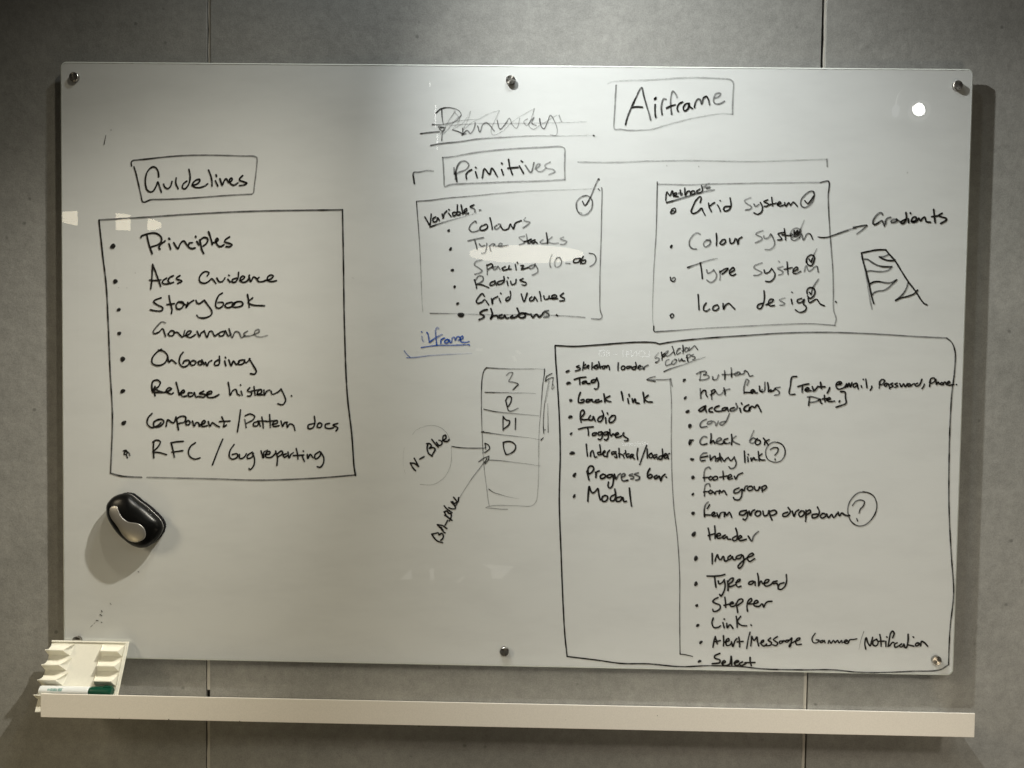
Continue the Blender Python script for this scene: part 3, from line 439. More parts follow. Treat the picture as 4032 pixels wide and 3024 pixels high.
('handwritten_word','bold handwritten list entry Shadows','black',[(362,100,97,[-443,1193,-525,1173,-588,1118,-505,1064,-523,1027,-605,990]),(362,100,97,[-370,1212,-341,1103,-376,1011,-322,1066,-249,1077,-230,1031]),(362,100,97,[-148,1096,-203,1068,-193,1032,-120,1042,-93,1088,-65,1033,-19,1034]),(362,100,97,[62,1081,17,1044,63,1035,154,1073,190,1128,152,1228]),(362,100,97,[318,1130,226,1128,181,1073,246,1037,318,1075,299,1129,391,1112]),(362,100,97,[428,1113,465,1049,537,1114,593,1060,683,1153]),(362,90,70,[774,1190,701,1171,784,1118,775,1072,684,1061]),(362,100,100,[939,1105,954,1091])]),
('handwritten_word','blue handwritten word irframe','blue',[(290,90,90,[-1750,735,-1741,726]),(290,60,60,[-1741,642,-1732,578,-1710,538]),(290,100,100,[-1642,721,-1629,708]),(290,90,90,[-1620,692,-1603,612,-1591,524]),(290,50,100,[-1405,799,-1437,823,-1465,774,-1464,678,-1453,566,-1444,478]),(290,100,70,[-1571,540,-1483,606,-1339,688]),(290,100,97,[-1361,511,-1354,583,-1290,616]),(290,100,97,[-1226,593,-1281,560,-1281,520,-1217,529,-1201,586,-1169,525]),(290,80,90,[-1144,530,-1129,619,-1089,635,-1073,571,-1033,644,-985,637,-968,573]),(290,90,85,[-1016,572,-921,613,-929,661,-977,621,-960,549,-887,534,-799,551])]),
('drawn_line','blue underline below the word irframe','blue',[(259,90,80,[-1754,418,-1610,444,-1417,467,-1128,474,-799,490]),(259,100,100,[-799,490,-787,482])]),
('drawn_line','second blue line and tick below the word irframe','blue',[(207,80,70,[-2092,349,-2043,285,-1970,222]),(207,85,25,[-2042,213,-1929,214,-1769,233,-1576,260,-1206,289,-732,316])]),
('drawn_box','tall hand drawn ladder of stacked cells lettered 3 R DI D','black',[(186,100,60,[-440,38,-487,-14,-525,-159,-538,-400,-534,-722,-528,-964,-515,-1254,-490,-1690]),(186,100,50,[-448,35,-158,23,163,19,483,24,724,23]),(186,100,35,[716,27,710,-93,681,-318,669,-543,649,-865,630,-1188,619,-1510,619,-1737]),(186,100,40,[-465,-457,-232,-457,9,-460,330,-460,555,-465]),(186,100,50,[-485,-794,-308,-831,-66,-860,256,-884,626,-914]),(186,100,30,[-527,-1254,-382,-1268,-140,-1300,182,-1332,424,-1355,666,-1394]),(186,100,90,[666,-1397,713,-1348]),(186,100,100,[-527,-1254,-479,-1240])]),
('drawn_line','lower sides and base of the lettered ladder','black',[(165,55,45,[-490,-1600,-475,-1859,-446,-2117,-408,-2376,-379,-2600,-351,-2738]),(165,30,60,[632,-1410,631,-1668,630,-1927,627,-2186,617,-2445,594,-2618,535,-2706,466,-2733,191,-2729,-153,-2726,-291,-2737,-420,-2778,-273,-2789,-101,-2803,20,-2801]),(165,90,40,[-364,-1814,-166,-1822,93,-1849,351,-1876,678,-1921]),(165,100,20,[-364,-2401,-278,-2460,-122,-2509,51,-2558,249,-2586])]),
('drawn_arrow','arrow pointing into the ladder cell lettered D','black',[(207,100,80,[-1115,-1553,-995,-1570,-857,-1580,-685,-1581,-435,-1573]),(207,100,90,[-454,-1479,-445,-1530,-435,-1599]),(207,100,100,[-445,-1479,-385,-1512,-358,-1581,-409,-1633,-460,-1665])]),
('handwritten_word','slanted handwritten word N-Blue','black',[(310,100,97,[-1948,-1900,-1904,-1986,-1843,-2054]),(310,100,97,[-1948,-1900,-1870,-1907,-1783,-1966]),(310,100,97,[-1871,-1804,-1827,-1881,-1783,-1966]),(310,100,97,[-1759,-1819,-1673,-1766]),(310,100,97,[-1598,-1506,-1614,-1601,-1579,-1704,-1509,-1754]),(310,100,97,[-1624,-1506,-1564,-1505,-1529,-1548,-1571,-1600,-1494,-1582,-1450,-1615,-1484,-1685,-1518,-1746]),(310,100,97,[-1521,-1418,-1460,-1495,-1391,-1571]),(310,100,97,[-1426,-1477,-1374,-1537,-1339,-1527,-1314,-1492,-1340,-1441,-1375,-1433]),(310,100,97,[-1306,-1441,-1238,-1388,-1247,-1328,-1290,-1346,-1298,-1423,-1254,-1457,-1203,-1448,-1172,-1413])]),
('drawn_circle','faint hand drawn circle round the word N-Blue','black',[(114,25,60,[-1910,-1329,-1842,-1242,-1705,-1171,-1550,-1138,-1412,-1153,-1291,-1216,-1204,-1318,-1169,-1395]),(114,40,50,[-1132,-1559,-1122,-1714,-1129,-1869,-1170,-2025,-1263,-2183,-1383,-2280,-1520,-2334,-1745,-2329]),(114,12,12,[-2040,-2144,-2085,-1971,-2095,-1799,-2071,-1591])]),
('handwritten_word','steeply slanted handwritten word BA-Blue','black',[(310,100,97,[-1501,-3331,-1457,-3400,-1387,-3469,-1283,-3501]),(310,100,97,[-1501,-3331,-1424,-3313,-1372,-3303,-1354,-3346,-1303,-3311,-1267,-3362,-1284,-3423,-1318,-3450]),(310,100,97,[-1391,-3138,-1356,-3172,-1251,-3292,-1233,-3301]),(310,100,97,[-1382,-3138,-1287,-3154,-1200,-3213]),(310,100,97,[-1321,-3189,-1277,-3249]),(310,100,97,[-1235,-3144,-1184,-3048]),(310,100,97,[-1256,-2875,-1203,-2961,-1098,-3046]),(310,100,97,[-1256,-2875,-1204,-2857,-1169,-2900,-1117,-2916,-1116,-2977,-1150,-3056]),(310,100,97,[-1246,-2945,-1185,-2978]),(310,100,97,[-1257,-2754,-1204,-2814,-1100,-2890]),(310,90,100,[-1170,-2787,-1101,-2812,-1032,-2802,-1085,-2664]),(310,90,100,[-1120,-2665,-1032,-2750,-999,-2680,-1069,-2578]),(310,100,97,[-1050,-2699,-982,-2663,-969,-2584])]),
('drawn_arrow','long diagonal arrow from BA-Blue up to the ladder','black',[(165,45,80,[-974,-2628,-881,-2470,-762,-2278,-644,-2103,-525,-1946,-458,-1841]),(165,100,100,[-578,-1857,-476,-1781,-370,-1733]),(165,100,100,[-370,-1733,-381,-1805,-448,-1896]),(165,100,100,[-407,-1771,-457,-1876])]),
('handwritten_word','handwritten figure 3 in the top cell of the ladder','black',[(207,70,95,[-41,-112,19,-55,84,-57,53,-135,6,-232,86,-243,196,-285,152,-334,92,-399])]),
('handwritten_word','handwritten letter R in the second cell of the ladder','black',[(259,100,100,[-53,-618,-6,-537,58,-544,52,-649,5,-730]),(259,100,70,[-45,-634,-19,-730,14,-819,78,-822,198,-767])]),
('handwritten_word','handwritten letters DI in the third cell of the ladder','black',[(284,100,80,[-97,-933,-98,-1070,-93,-1215]),(284,100,97,[-89,-949,-32,-1005,33,-1020,18,-1100,-78,-1183]),(284,100,80,[153,-969,151,-1098,153,-1195])]),
('handwritten_word','handwritten letter D in the fourth cell of the ladder','black',[(284,100,97,[-90,-1457,-72,-1586,-30,-1699]),(284,100,97,[-90,-1457,-10,-1437,87,-1446,161,-1518,138,-1615,26,-1690,-30,-1699])]),
('drawn_arrow','narrow double lined arrow pointing up beside the ladder','black',[(165,45,100,[807,-188,778,-381,734,-623,714,-864,709,-1106,720,-1259]),(165,30,30,[824,-204,788,-461,750,-638]),(165,100,90,[736,-221,758,-124,869,-59]),(165,100,100,[736,-221,807,-164,895,-138]),(165,90,60,[895,-146,880,-251,874,-379,914,-331,881,-267]),(165,30,90,[791,-670,800,-943,808,-1241]),(165,100,100,[743,-1186,751,-1191])]),
('drawn_box','hand drawn box around the list of methods','black',[(248,90,40,[2882,3748,2882,3465,2882,3098,2879,2731,2864,2363,2849,1994,2842,1625,2840,1256,2851,1015,2866,905]),(248,100,50,[2871,905,2881,808,3025,809,3358,833,3911,882]),(248,50,60,[3911,882,4648,929,5384,975,5935,998,6450,971]),(248,60,50,[2892,3706,3113,3705,3480,3700,4030,3724,4580,3739,5129,3754,5678,3765,6079,3773]),(248,95,60,[6080,3769,6152,3792,6243,3796,6242,3501,6259,3227,6299,2770,6337,2404,6375,2038,6394,1671,6414,1266,6465,1101,6441,971])]),
('handwritten_word','small handwritten heading Methods','black',[(269,100,97,[3055,3393,3062,3503,3079,3558,3136,3486,3180,3578,3209,3468]),(269,100,97,[3200,3486,3264,3505,3263,3542,3226,3532,3228,3477,3301,3469]),(269,90,90,[3335,3598,3356,3488,3383,3525,3337,3543,3300,3533]),(269,100,97,[3426,3635,3439,3489,3474,3562,3519,3581,3539,3517]),(269,100,97,[3575,3582,3548,3554,3576,3518,3630,3546,3611,3582,3575,3582]),(269,100,97,[3721,3620,3666,3583,3667,3546,3740,3556,3776,3602,3756,3684]),(269,70,60,[3847,3694,3802,3657,3922,3668,3849,3630,3922,3640]),(269,50,40,[3847,3713,3911,3732])]),
('drawn_line','tapering underline below the word Methods','black',[(310,100,60,[3074,3348,3303,3414,3576,3500,3850,3576,4005,3608])]),
('bullet_dot','scribbled black bullet beside the words Grid system','black',[(233,100,97,[3152,3156,3187,3221,3242,3240,3253,3166,3197,3193,3161,3129,3235,3148])]),
('bullet_dot','black bullet dot beside the words Colour system','black',[(-1,100,100,[3186,2486,30,34])]),
('bullet_dot','heart shaped black bullet beside the words Type system','black',[(259,100,90,[3178,1879,3198,1814,3245,1797,3281,1843,3252,1880,3216,1842])]),
('bullet_dot','oval black bullet beside the words Icon design','black',[(259,100,97,[3214,1085,3194,1122,3230,1159,3264,1132,3241,1085,3214,1076])]),
('handwritten_word','handwritten list entry Grid of the methods box','black',[(300,100,97,[3736,3355,3752,3447,3733,3474,3652,3400,3591,3271,3565,3170,3603,3139,3694,3180,3766,3245,3795,3182,3839,3109]),(300,100,97,[3901,3347,3912,3274,3960,3183]),(300,100,97,[3930,3293,3975,3330,4020,3358]),(300,100,97,[4126,3401,4133,3394]),(300,100,97,[4076,3313,4111,3258,4138,3189]),(300,100,97,[4325,3288,4224,3278,4198,3232,4226,3195,4308,3224,4343,3297,4321,3453])]),
('handwritten_word','handwritten word system beside Grid','black',[(284,55,80,[4724,3462,4607,3401,4663,3337,4747,3284,4721,3238,4629,3218]),(284,80,80,[4791,3339,4820,3293,4892,3331]),(284,100,97,[4919,3368,4958,3286,4951,3194,4870,3139,4796,3165]),(284,100,97,[5064,3424,4983,3387,5075,3342,5058,3305,4994,3295]),(284,100,97,[5136,3471,5159,3306]),(284,100,97,[5085,3324,5231,3362]),(284,100,97,[5250,3326,5322,3363,5294,3390,5259,3344,5296,3299,5378,3327]),(284,100,97,[5395,3373,5415,3300,5478,3374,5506,3319,5560,3384,5644,3303])]),
('drawn_tick','circled tick beside the words Grid system','black',[(284,95,75,[5967,3543,5947,3598,5865,3588,5776,3514,5714,3422,5717,3322,5782,3280,5890,3333,5952,3425,5971,3516,5967,3543]),(284,100,97,[5788,3414,5844,3360,5968,3516])]),
('handwritten_word','handwritten list entry Colour','black',[(300,65,80,[3750,2732,3685,2759,3594,2693,3541,2592,3552,2491,3618,2446,3682,2443]),(300,70,80,[3945,2633,3872,2614,3818,2540,3856,2485,3938,2532,3955,2606,3872,2618]),(300,100,97,[4067,2754,4077,2635,4073,2515]),(300,100,97,[4184,2617,4140,2562,4177,2535,4250,2582,4239,2636,4184,2627]),(300,100,97,[4331,2656,4351,2564,4406,2574,4441,2657]),(300,100,97,[4469,2648,4499,2548,4515,2649,4569,2686])]),
('handwritten_word','handwritten word system beside Colour','black',[(274,65,80,[4979,2819,4860,2772,4843,2744,4954,2691,4973,2654,4910,2608,4838,2579]),(274,75,80,[4999,2719,5019,2664,5092,2683,5136,2757]),(274,80,70,[5136,2757,5203,2639,5215,2538,5144,2454,5034,2448]),(274,100,97,[5392,2787,5283,2759,5340,2686,5359,2650,5277,2639]),(274,100,97,[5399,2861,5421,2742,5432,2641]),(274,100,97,[5357,2741,5540,2725]),(274,70,80,[5532,2707,5521,2761,5632,2726,5533,2670,5598,2634,5706,2690]),(274,80,90,[5706,2690,5741,2764,5781,2645,5851,2765,5906,2766,5964,2657])]),
('drawn_tick','circled tick written over the word system beside Colour','black',[(310,60,80,[5521,2743,5556,2835,5637,2873,5721,2837,5713,2764,5632,2708,5558,2743]),(310,100,100,[5593,2826,5604,2753,5657,2827,5664,2754]),(310,100,45,[5659,2748,5720,2864,5788,3039]),(310,100,97,[5612,2781,5659,2745,5703,2800])]),
('drawn_arrow','long arrow from Colour system to the word Gradients','black',[(233,100,70,[6068,2707,6164,2696,6255,2706,6364,2744,6509,2791,6656,2844])]),
('handwritten_word','handwritten list entry Type','black',[(300,95,50,[3515,2076,3698,2143,3881,2210,4101,2264]),(300,100,97,[3762,2171,3789,2043,3811,1863]),(300,75,75,[3894,2035,3914,1971,3978,1990,4032,2037]),(300,75,60,[4032,2037,4090,1936,4073,1853,3983,1787,3899,1832]),(300,70,60,[4152,2011,4164,1919,4157,1836]),(300,100,97,[4153,1992,4253,2058,4317,2068,4272,2012,4200,1956]),(300,100,97,[4347,1976,4437,2042,4418,2087,4354,2031,4347,1958,4403,1931,4467,1959])]),
('handwritten_word','handwritten word system beside Type','black',[(274,60,75,[4985,2186,4840,2129,4822,2092,4925,2029,4981,1993,4918,1946,4826,1936]),(274,100,97,[5025,2049,5045,1985,5118,2004,5172,2078]),(274,100,97,[5172,2078,5239,1969,5222,1886,5151,1820,5059,1823]),(274,70,70,[5391,2118,5291,2080,5394,2017,5376,1970,5313,1951]),(274,60,60,[5306,2227,5325,2200]),(274,100,97,[5471,2210,5484,2082,5496,1972]),(274,100,97,[5420,2063,5575,2102]),(274,100,97,[5595,2019,5686,2075,5666,2112,5603,2065,5596,1992,5652,1983,5742,2030]),(274,70,80,[5816,2022,5849,2142,5907,2032,6051,2135,6091,2016])]),
('drawn_tick','circled tick above the word system beside Type','black',[(300,100,97,[5847,2206,5863,2298,5935,2354,6000,2327,6002,2235,5950,2143,5885,2160,5851,2224]),(300,100,100,[5901,2271,5942,2216,5965,2275]),(300,100,50,[5948,2207,5982,2327,6051,2483])]),
('handwritten_word','handwritten list entry Icon','black',[(300,100,97,[3735,1545,3748,1397,3759,1249]),(300,100,97,[3900,1381,3855,1315,3857,1232,3922,1224,3967,1261]),(300,100,97,[4113,1346,4049,1318,4032,1253,4087,1235,4151,1291,4122,1346]),(300,100,97,[4232,1376,4243,1265,4288,1349,4351,1377,4399,1332,4465,1268])]),
('handwritten_word','handwritten word design beside Icon','black',[(300,100,97,[5023,1395,4923,1357,4906,1301,4971,1284,5024,1377,5043,1506,5032,1635]),(300,100,97,[5079,1359,5188,1416,5224,1462,5159,1471,5124,1396,5153,1341,5245,1352]),(300,50,75,[5444,1502,5344,1455,5446,1391,5429,1363,5356,1353]),(300,80,80,[5578,1620,5588,1609]),(300,100,97,[5573,1476,5594,1384]),(300,100,97,[5775,1497,5693,1459,5703,1413,5777,1423,5830,1479,5814,1387,5871,1332,5854,1258,5745,1220,5661,1265]),(300,100,97,[5903,1499,5933,1416,6069,1482,6145,1391,6228,1355]),(300,100,97,[6446,1441,6459,1428])]),
('drawn_tick','circled tick above the word design','black',[(310,100,97,[5882,1590,5880,1664,5934,1711,6008,1693,6037,1629,6003,1537,5940,1499,5893,1544]),(310,100,70,[5927,1619,5960,1573,5981,1684,6095,1878])]),
('drawn_arrow','head of the long arrow pointing at Gradients','black',[(259,90,70,[6162,2697,6243,2703,6363,2742,6537,2812,6697,2867,6805,2885]),(259,90,80,[6750,2888,6857,2923,7018,2945,6953,2877,6821,2774]),(259,85,85,[6750,2908,7018,2949])]),
('handwritten_word','handwritten word Gradients beside the arrow','black',[(362,85,95,[7315,3157,7294,3195,7227,3170,7156,3082,7131,3007,7159,2960,7232,2995,7305,3043,7326,3009,7358,2942]),(362,85,90,[7381,2976,7379,3037,7411,3084,7471,3105]),(362,85,90,[7580,3073,7500,3052,7488,3011,7555,3012,7607,3053,7580,3080,7635,3040,7662,3020]),(362,100,97,[7768,3068,7702,3041,7676,3000,7730,2994,7781,3082,7771,3203]),(362,100,97,[7856,3197,7862,3184]),(362,100,97,[7822,3082,7831,3008]),(362,100,97,[7891,3016,7970,3057,7969,3118,7915,3110,7884,3043,7918,3016,7998,3044,8023,3098,8065,3045,8091,3085,8143,3120,8173,3032,8254,3020]),(362,100,97,[8310,3269,8328,3142,8348,3014]),(362,100,97,[8277,3128,8398,3145]),(362,100,97,[8476,3197,8417,3156,8438,3136,8560,3097,8561,3064,8456,2998])]),
('drawn_shape','drawn sloping flag shape with wavy stripes below Gradients','black',[(321,100,100,[6926,2404,6942,2330,6973,2209,7017,2074,7047,1966,7092,1804,7123,1669,7154,1547,7196,1412]),(321,50,50,[6929,2330,6988,2155,7034,1939,7082,1696,7130,1452,7164,1303]),(321,100,100,[6926,2404,7087,2440,7221,2466,7396,2473]),(321,100,100,[7396,2473,7466,2390,7578,2270,7719,2056,7860,1848,8001,1673,8114,1505,8184,1425,8238,1401]),(321,85,80,[7279,2331,7360,2335,7427,2363,7466,2388]),(321,100,100,[7279,2331,7361,2288,7457,2262,7551,2263,7584,2277]),(321,90,90,[6991,2283,7052,2277,7134,2224,7230,2171,7325,2145,7420,2137,7528,2144]),(321,75,80,[7528,2144,7476,2080,7369,2044,7234,2043,7126,2055,7045,2045]),(321,95,85,[7106,1797,7173,1832,7280,1847,7402,1824,7510,1826,7630,1885]),(321,85,85,[7630,1885,7538,1789,7460,1714,7380,1672,7272,1657,7192,1622,7160,1581]),(321,85,90,[7861,1838,7830,1732,7773,1623,7694,1541,7622,1479]),(321,100,100,[7622,1479,7722,1527,7856,1563,7976,1612,8047,1687])]),
('drawn_box','large hand drawn box around both component lists','black',[(284,100,97,[919,481,933,232,978,-275,1025,-923,1056,-1665,1052,-2597,1108,-3719,1160,-4659,1208,-5318,1262,-5771]),(284,100,100,[919,499,1297,486,1757,520,2216,563,2583,587,2904,582,2988,555]),(284,95,70,[2988,555,3317,615,3956,688,4778,754,5507,810,6419,832,7329,808,8057,772,8647,752]),(284,90,90,[8647,752,8750,662,8820,481,8823,115,8784,-344,8768,-988,8774,-1725,8805,-2650,8881,-3577,8952,-4322,8909,-4977,8897,-5446,8899,-5784]),(284,100,85,[1262,-5771,1870,-5834,2356,-5891,2896,-5889,3549,-5932,4106,-5902,4755,-5907,5220,-5945,5961,-5948,6608,-5935,7071,-5972,7533,-5972,8177,-5931,8728,-5891,8899,-5784])]),
('drawn_line','thin vertical divider between the two component lists','black',[(197,60,90,[3213,-150,3249,-519,3266,-1351,3302,-2186,3351,-2744,3428,-3303,3490,-4051,3508,-4896,3534,-5677]),(197,100,100,[3534,-5677,3636,-5685,3786,-5719])]),
('drawn_arrow','small arrow at the top of the divider pointing left','black',[(233,70,75,[3231,-139,3119,-152,2928,-154,2760,-158]),(233,80,95,[2918,-90,2815,-121,2755,-158,2832,-177,2920,-187]),(233,70,55,[3230,-131,3248,-227,3266,-290])]),
('bullet_dot','black bullet dot beside the words skeleton loader','black',[(233,100,97,[1143,-25,1174,0,1214,8,1183,-24,1159,-33])]),
('bullet_dot','black bullet dot beside the word Tag','black',[(-1,100,100,[1196,-250,45,35])]),
('bullet_dot','black bullet dot beside the words back link','black',[(-1,100,100,[1248,-593,35,32])]),
('bullet_dot','black bullet dot beside the word Radio','black',[(-1,100,100,[1246,-923,40,37])]),
('bullet_dot','small black bullet dot beside the word Toggles','black',[(-1,100,100,[1267,-1259,27,30])]),
('handwritten_word','handwritten list entry skeleton','black',[(290,100,97,[1402,106,1351,78,1425,52,1419,25,1332,-3]),(290,100,97,[1495,175,1486,101,1473,17]),(290,100,97,[1532,129,1479,74,1507,54,1547,68]),(290,100,97,[1560,88,1601,102,1587,116,1556,81,1595,55]),(290,100,97,[1663,164,1659,103,1656,35]),(290,100,97,[1736,98,1776,125,1742,118,1702,84,1737,43,1784,64]),(290,100,97,[1669,69,1709,90]),(290,100,97,[1792,186,1810,119,1827,58]),(290,100,97,[1763,78,1851,92,1878,100,1865,66,1899,46,1918,100,1885,106]),(290,100,97,[1932,107,1953,67,1966,114,1993,108,2012,27])]),
('handwritten_word','handwritten word loader beside skeleton','black',[(290,100,97,[2182,172,2178,97,2180,19]),(290,100,97,[2283,112,2243,84,2251,37,2305,45,2317,92,2276,112]),(290,100,97,[2412,107,2351,93,2359,59,2419,80,2439,108,2453,54]),(290,100,90,[2525,183,2540,116,2521,48,2467,47,2466,81,2533,102]),(290,95,85,[2568,69,2634,110,2614,130,2581,96,2595,49,2656,63]),(290,85,90,[2668,104,2690,43,2709,98,2776,133])]),
('handwritten_word','handwritten list entry Tag','black',[(336,100,97,[1313,-175,1425,-138,1540,-123]),(336,100,97,[1412,-149,1423,-213,1424,-269]),(336,100,97,[1538,-203,1482,-220,1475,-253,1531,-236,1554,-203,1571,-251,1627,-250]),(336,100,97,[1745,-168,1666,-186,1650,-226,1714,-225,1761,-136]),(336,100,97,[1761,-136,1795,-248,1781,-344,1749,-361,1720,-353])]),
('handwritten_word','handwritten list entry back','black',[(352,100,97,[1438,-433,1407,-526,1404,-623,1449,-638,1513,-613,1512,-573,1456,-582]),(352,100,97,[1641,-571,1568,-572,1561,-620,1625,-603,1672,-563,1681,-611,1729,-615]),(352,100,97,[1809,-569,1745,-586,1754,-626,1801,-617,1865,-592]),(352,100,97,[1907,-455,1920,-535,1930,-615]),(352,100,97,[2023,-493,1936,-551,1993,-598,2045,-605])]),
('handwritten_word','handwritten word link beside back','black',[(352,100,97,[2254,-405,2276,-497,2289,-574]),(352,100,97,[2407,-455,2415,-495]),(352,100,97,[2384,-544,2402,-632]),(352,100,97,[2472,-543,2490,-615,2528,-542,2554,-622,2610,-629]),(352,100,97,[2685,-411,2703,-507,2713,-611]),(352,100,97,[2790,-466,2720,-539,2777,-594,2870,-601])]),
('handwritten_word','handwritten list entry Radio','black',[(336,100,97,[1445,-871,1447,-960,1464,-1024]),(336,100,97,[1446,-895,1452,-815,1500,-782,1525,-830,1494,-895,1447,-944,1503,-975,1615,-965]),(336,100,97,[1646,-892,1615,-941,1616,-973,1688,-972,1703,-908,1744,-1000]),(336,100,97,[1902,-889,1823,-922,1792,-987,1841,-1010,1903,-921,1905,-856,1877,-792]),(336,100,97,[1982,-831,1990,-855]),(336,100,97,[1951,-928,1961,-1036]),(336,100,97,[2079,-886,2024,-951,2033,-1023,2097,-1006,2144,-933,2135,-885,2071,-886])]),
('handwritten_word','handwritten list entry Toggles','black',[(321,100,97,[1414,-1166,1538,-1132,1706,-1114]),(321,100,97,[1594,-1135,1612,-1215,1613,-1282]),(321,100,97,[1764,-1237,1700,-1246,1693,-1286,1757,-1277,1780,-1236,1740,-1229]),(321,100,97,[1876,-1211,1812,-1228,1813,-1276,1869,-1267,1892,-1219,1886,-1323,1847,-1372,1811,-1357]),(321,100,97,[1996,-1209,1925,-1226,1925,-1274,1989,-1257,2004,-1209,2007,-1338,1967,-1378,1935,-1363]),(321,100,97,[2036,-1160,2045,-1256,2070,-1296,2101,-1247,2150,-1287]),(321,100,97,[2150,-1279,2213,-1246,2197,-1222,2157,-1247,2159,-1311,2231,-1310,2270,-1285]),(321,100,97,[2317,-1223,2302,-1268,2359,-1316,2408,-1347,2392,-1380,2336,-1381])]),
('handwritten_word','slanted handwritten word Skeleton above the divider','black',[(238,50,100,[2973,376,2914,301,2910,271,2962,284,2993,267,2972,215,2920,188]),(238,100,97,[3034,395,3044,329,3050,242]),(238,100,97,[3100,374,3057,330,3066,303,3101,321]),(238,80,80,[3101,330,3160,392,3173,423,3138,409,3109,357,3136,318,3188,331,3269,402]),(238,100,97,[3245,511,3277,429,3301,346]),(238,75,85,[3334,412,3377,456,3411,479,3368,465,3335,395,3344,355,3413,396]),(238,100,97,[3454,536,3464,458,3461,379]),(238,75,80,[3439,431,3474,423,3499,476,3524,493,3500,432,3509,406,3552,424,3560,476,3524,493]),(238,75,95,[3585,499,3578,429,3629,477,3689,531,3720,496,3752,453])]),
('handwritten_word','slanted handwritten word Comps above the divider','black',[(248,70,90,[3189,253,3146,235,3117,182,3135,129,3192,148,3231,166]),(248,70,85,[3329,255,3260,227,3239,175,3266,153,3322,193,3338,246,3303,259]),(248,90,95,[3377,264,3386,221,3417,230,3438,274,3456,230,3500,231]),(248,100,97,[3537,336,3547,275,3565,214]),(248,80,80,[3529,292,3554,354,3601,355,3607,320,3564,284]),(248,75,90,[3667,360,3624,329,3703,304,3695,269,3656,251])]),
('drawn_line','slanted underline below the word Comps','black',[(238,90,50,[3090,8,3211,65,3358,115,3514,165,3687,234,3912,311])]),
('bullet_dot','black bullet dot beside the words Interstitial/loader','black',[(-1,100,100,[1296,-1648,52,39])]),
('bullet_dot','black bullet dot beside the words Progress bar','black',[(-1,100,100,[1348,-2089,39,44])]),
('bullet_dot','black bullet dot beside the word Modal','black',[(-1,100,100,[1351,-2514,30,39])]),
('handwritten_word','bold handwritten word Interstitial','black',[(310,100,97,[1573,-1464,1586,-1586,1603,-1704]),(310,100,97,[1660,-1706,1673,-1614,1705,-1591,1728,-1658,1751,-1724,1788,-1716]),(310,100,97,[1843,-1475,1860,-1581,1872,-1670]),(310,100,97,[1860,-1618,1802,-1634,1817,-1671,1913,-1662]),(310,100,97,[1905,-1647,1956,-1609,1941,-1587,1912,-1625,1928,-1691,1980,-1705]),(310,100,97,[1995,-1713,2001,-1631,2041,-1578]),(310,100,97,[2170,-1606,2089,-1615,2087,-1659,2164,-1643,2187,-1724,2143,-1710]),(310,100,97,[2228,-1538,2234,-1635,2239,-1716]),(310,100,97,[2223,-1642,2304,-1671,2335,-1729]),(310,100,97,[2357,-1581,2363,-1625,2329,-1648]),(310,100,97,[2429,-1646,2378,-1662,2394,-1714,2445,-1691]),(310,100,97,[2453,-1728,2518,-1667,2481,-1653,2453,-1698,2504,-1712,2542,-1745]),(310,100,97,[2604,-1532,2589,-1644,2606,-1755])]),
('handwritten_word','handwritten slash between Interstitial and loader','black',[(290,100,97,[2777,-1466,2717,-1642,2647,-1858])]),
('handwritten_word','bold handwritten word loader after the slash','black',[(310,100,97,[2790,-1537,2792,-1626,2797,-1722]),(310,100,97,[2879,-1624,2828,-1662,2851,-1721,2902,-1691,2886,-1639,2857,-1632]),(310,100,97,[2983,-1652,2917,-1675,2933,-1727,2983,-1689,2999,-1741]),(310,100,97,[3091,-1539,3100,-1650,3080,-1740,3029,-1740,3035,-1688,3094,-1673]),(310,100,97,[3123,-1687,3181,-1649,3166,-1627,3130,-1657,3146,-1724,3197,-1701]),(310,100,97,[3216,-1734,3204,-1649,3237,-1626])]),
('handwritten_word','handwritten list entry Progress','black',[(362,100,97,[1595,-2008,1617,-2091,1643,-2181]),(362,100,97,[1623,-2063,1614,-1966,1655,-1903,1710,-1909,1731,-1964,1685,-2034,1630,-2063]),(362,100,97,[1767,-2026,1782,-2074,1776,-2130]),(362,100,97,[1775,-2075,1794,-2019,1842,-1997]),(362,100,97,[1919,-2058,1865,-2101,1879,-2149,1948,-2134,1975,-2085,1933,-2065]),(362,100,97,[2098,-2062,2023,-2077,2003,-2119,2058,-2132,2119,-2083,2128,-2193,2103,-2305,2055,-2340,2022,-2292,2032,-2223]),(362,95,85,[2146,-2061,2182,-2158,2222,-2081,2263,-2046]),(362,85,95,[2292,-2121,2360,-2079,2345,-2044,2298,-2066,2285,-2135,2321,-2190,2417,-2175]),(362,85,85,[2504,-2049,2442,-2077,2532,-2104,2519,-2145,2478,-2146]),(362,85,85,[2620,-2026,2545,-2055,2649,-2102,2636,-2157,2575,-2172])]),
('handwritten_word','handwritten word bar beside Progress','black',[(362,100,97,[2852,-1932,2812,-2016,2814,-2113,2862,-2126,2903,-2084,2868,-2049,2820,-2085]),(362,100,97,[2992,-2068,2944,-2097,2959,-2138,3013,-2109,3040,-2081,3076,-2178,3102,-2094,3156,-2045]),(362,100,97,[3178,-2097,3185,-2101])]),
('handwritten_word','handwritten list entry Modal','black',[(362,100,97,[1626,-2611,1630,-2479,1648,-2312,1677,-2395,1719,-2443,1774,-2407,1821,-2351,1844,-2475,1873,-2579]),(362,100,97,[1968,-2487,1920,-2516,1908,-2585,1957,-2612,2011,-2570,2017,-2507,1961,-2490]),(362,100,97,[2161,-2470,2086,-2513,2080,-2583,2135,-2595,2182,-2511,2174,-2428,2159,-2359]),(362,100,97,[2285,-2510,2196,-2539,2198,-2601,2273,-2593,2320,-2523,2349,-2606,2397,-2598]),(362,100,97,[2450,-2333,2471,-2506,2500,-2693])]),
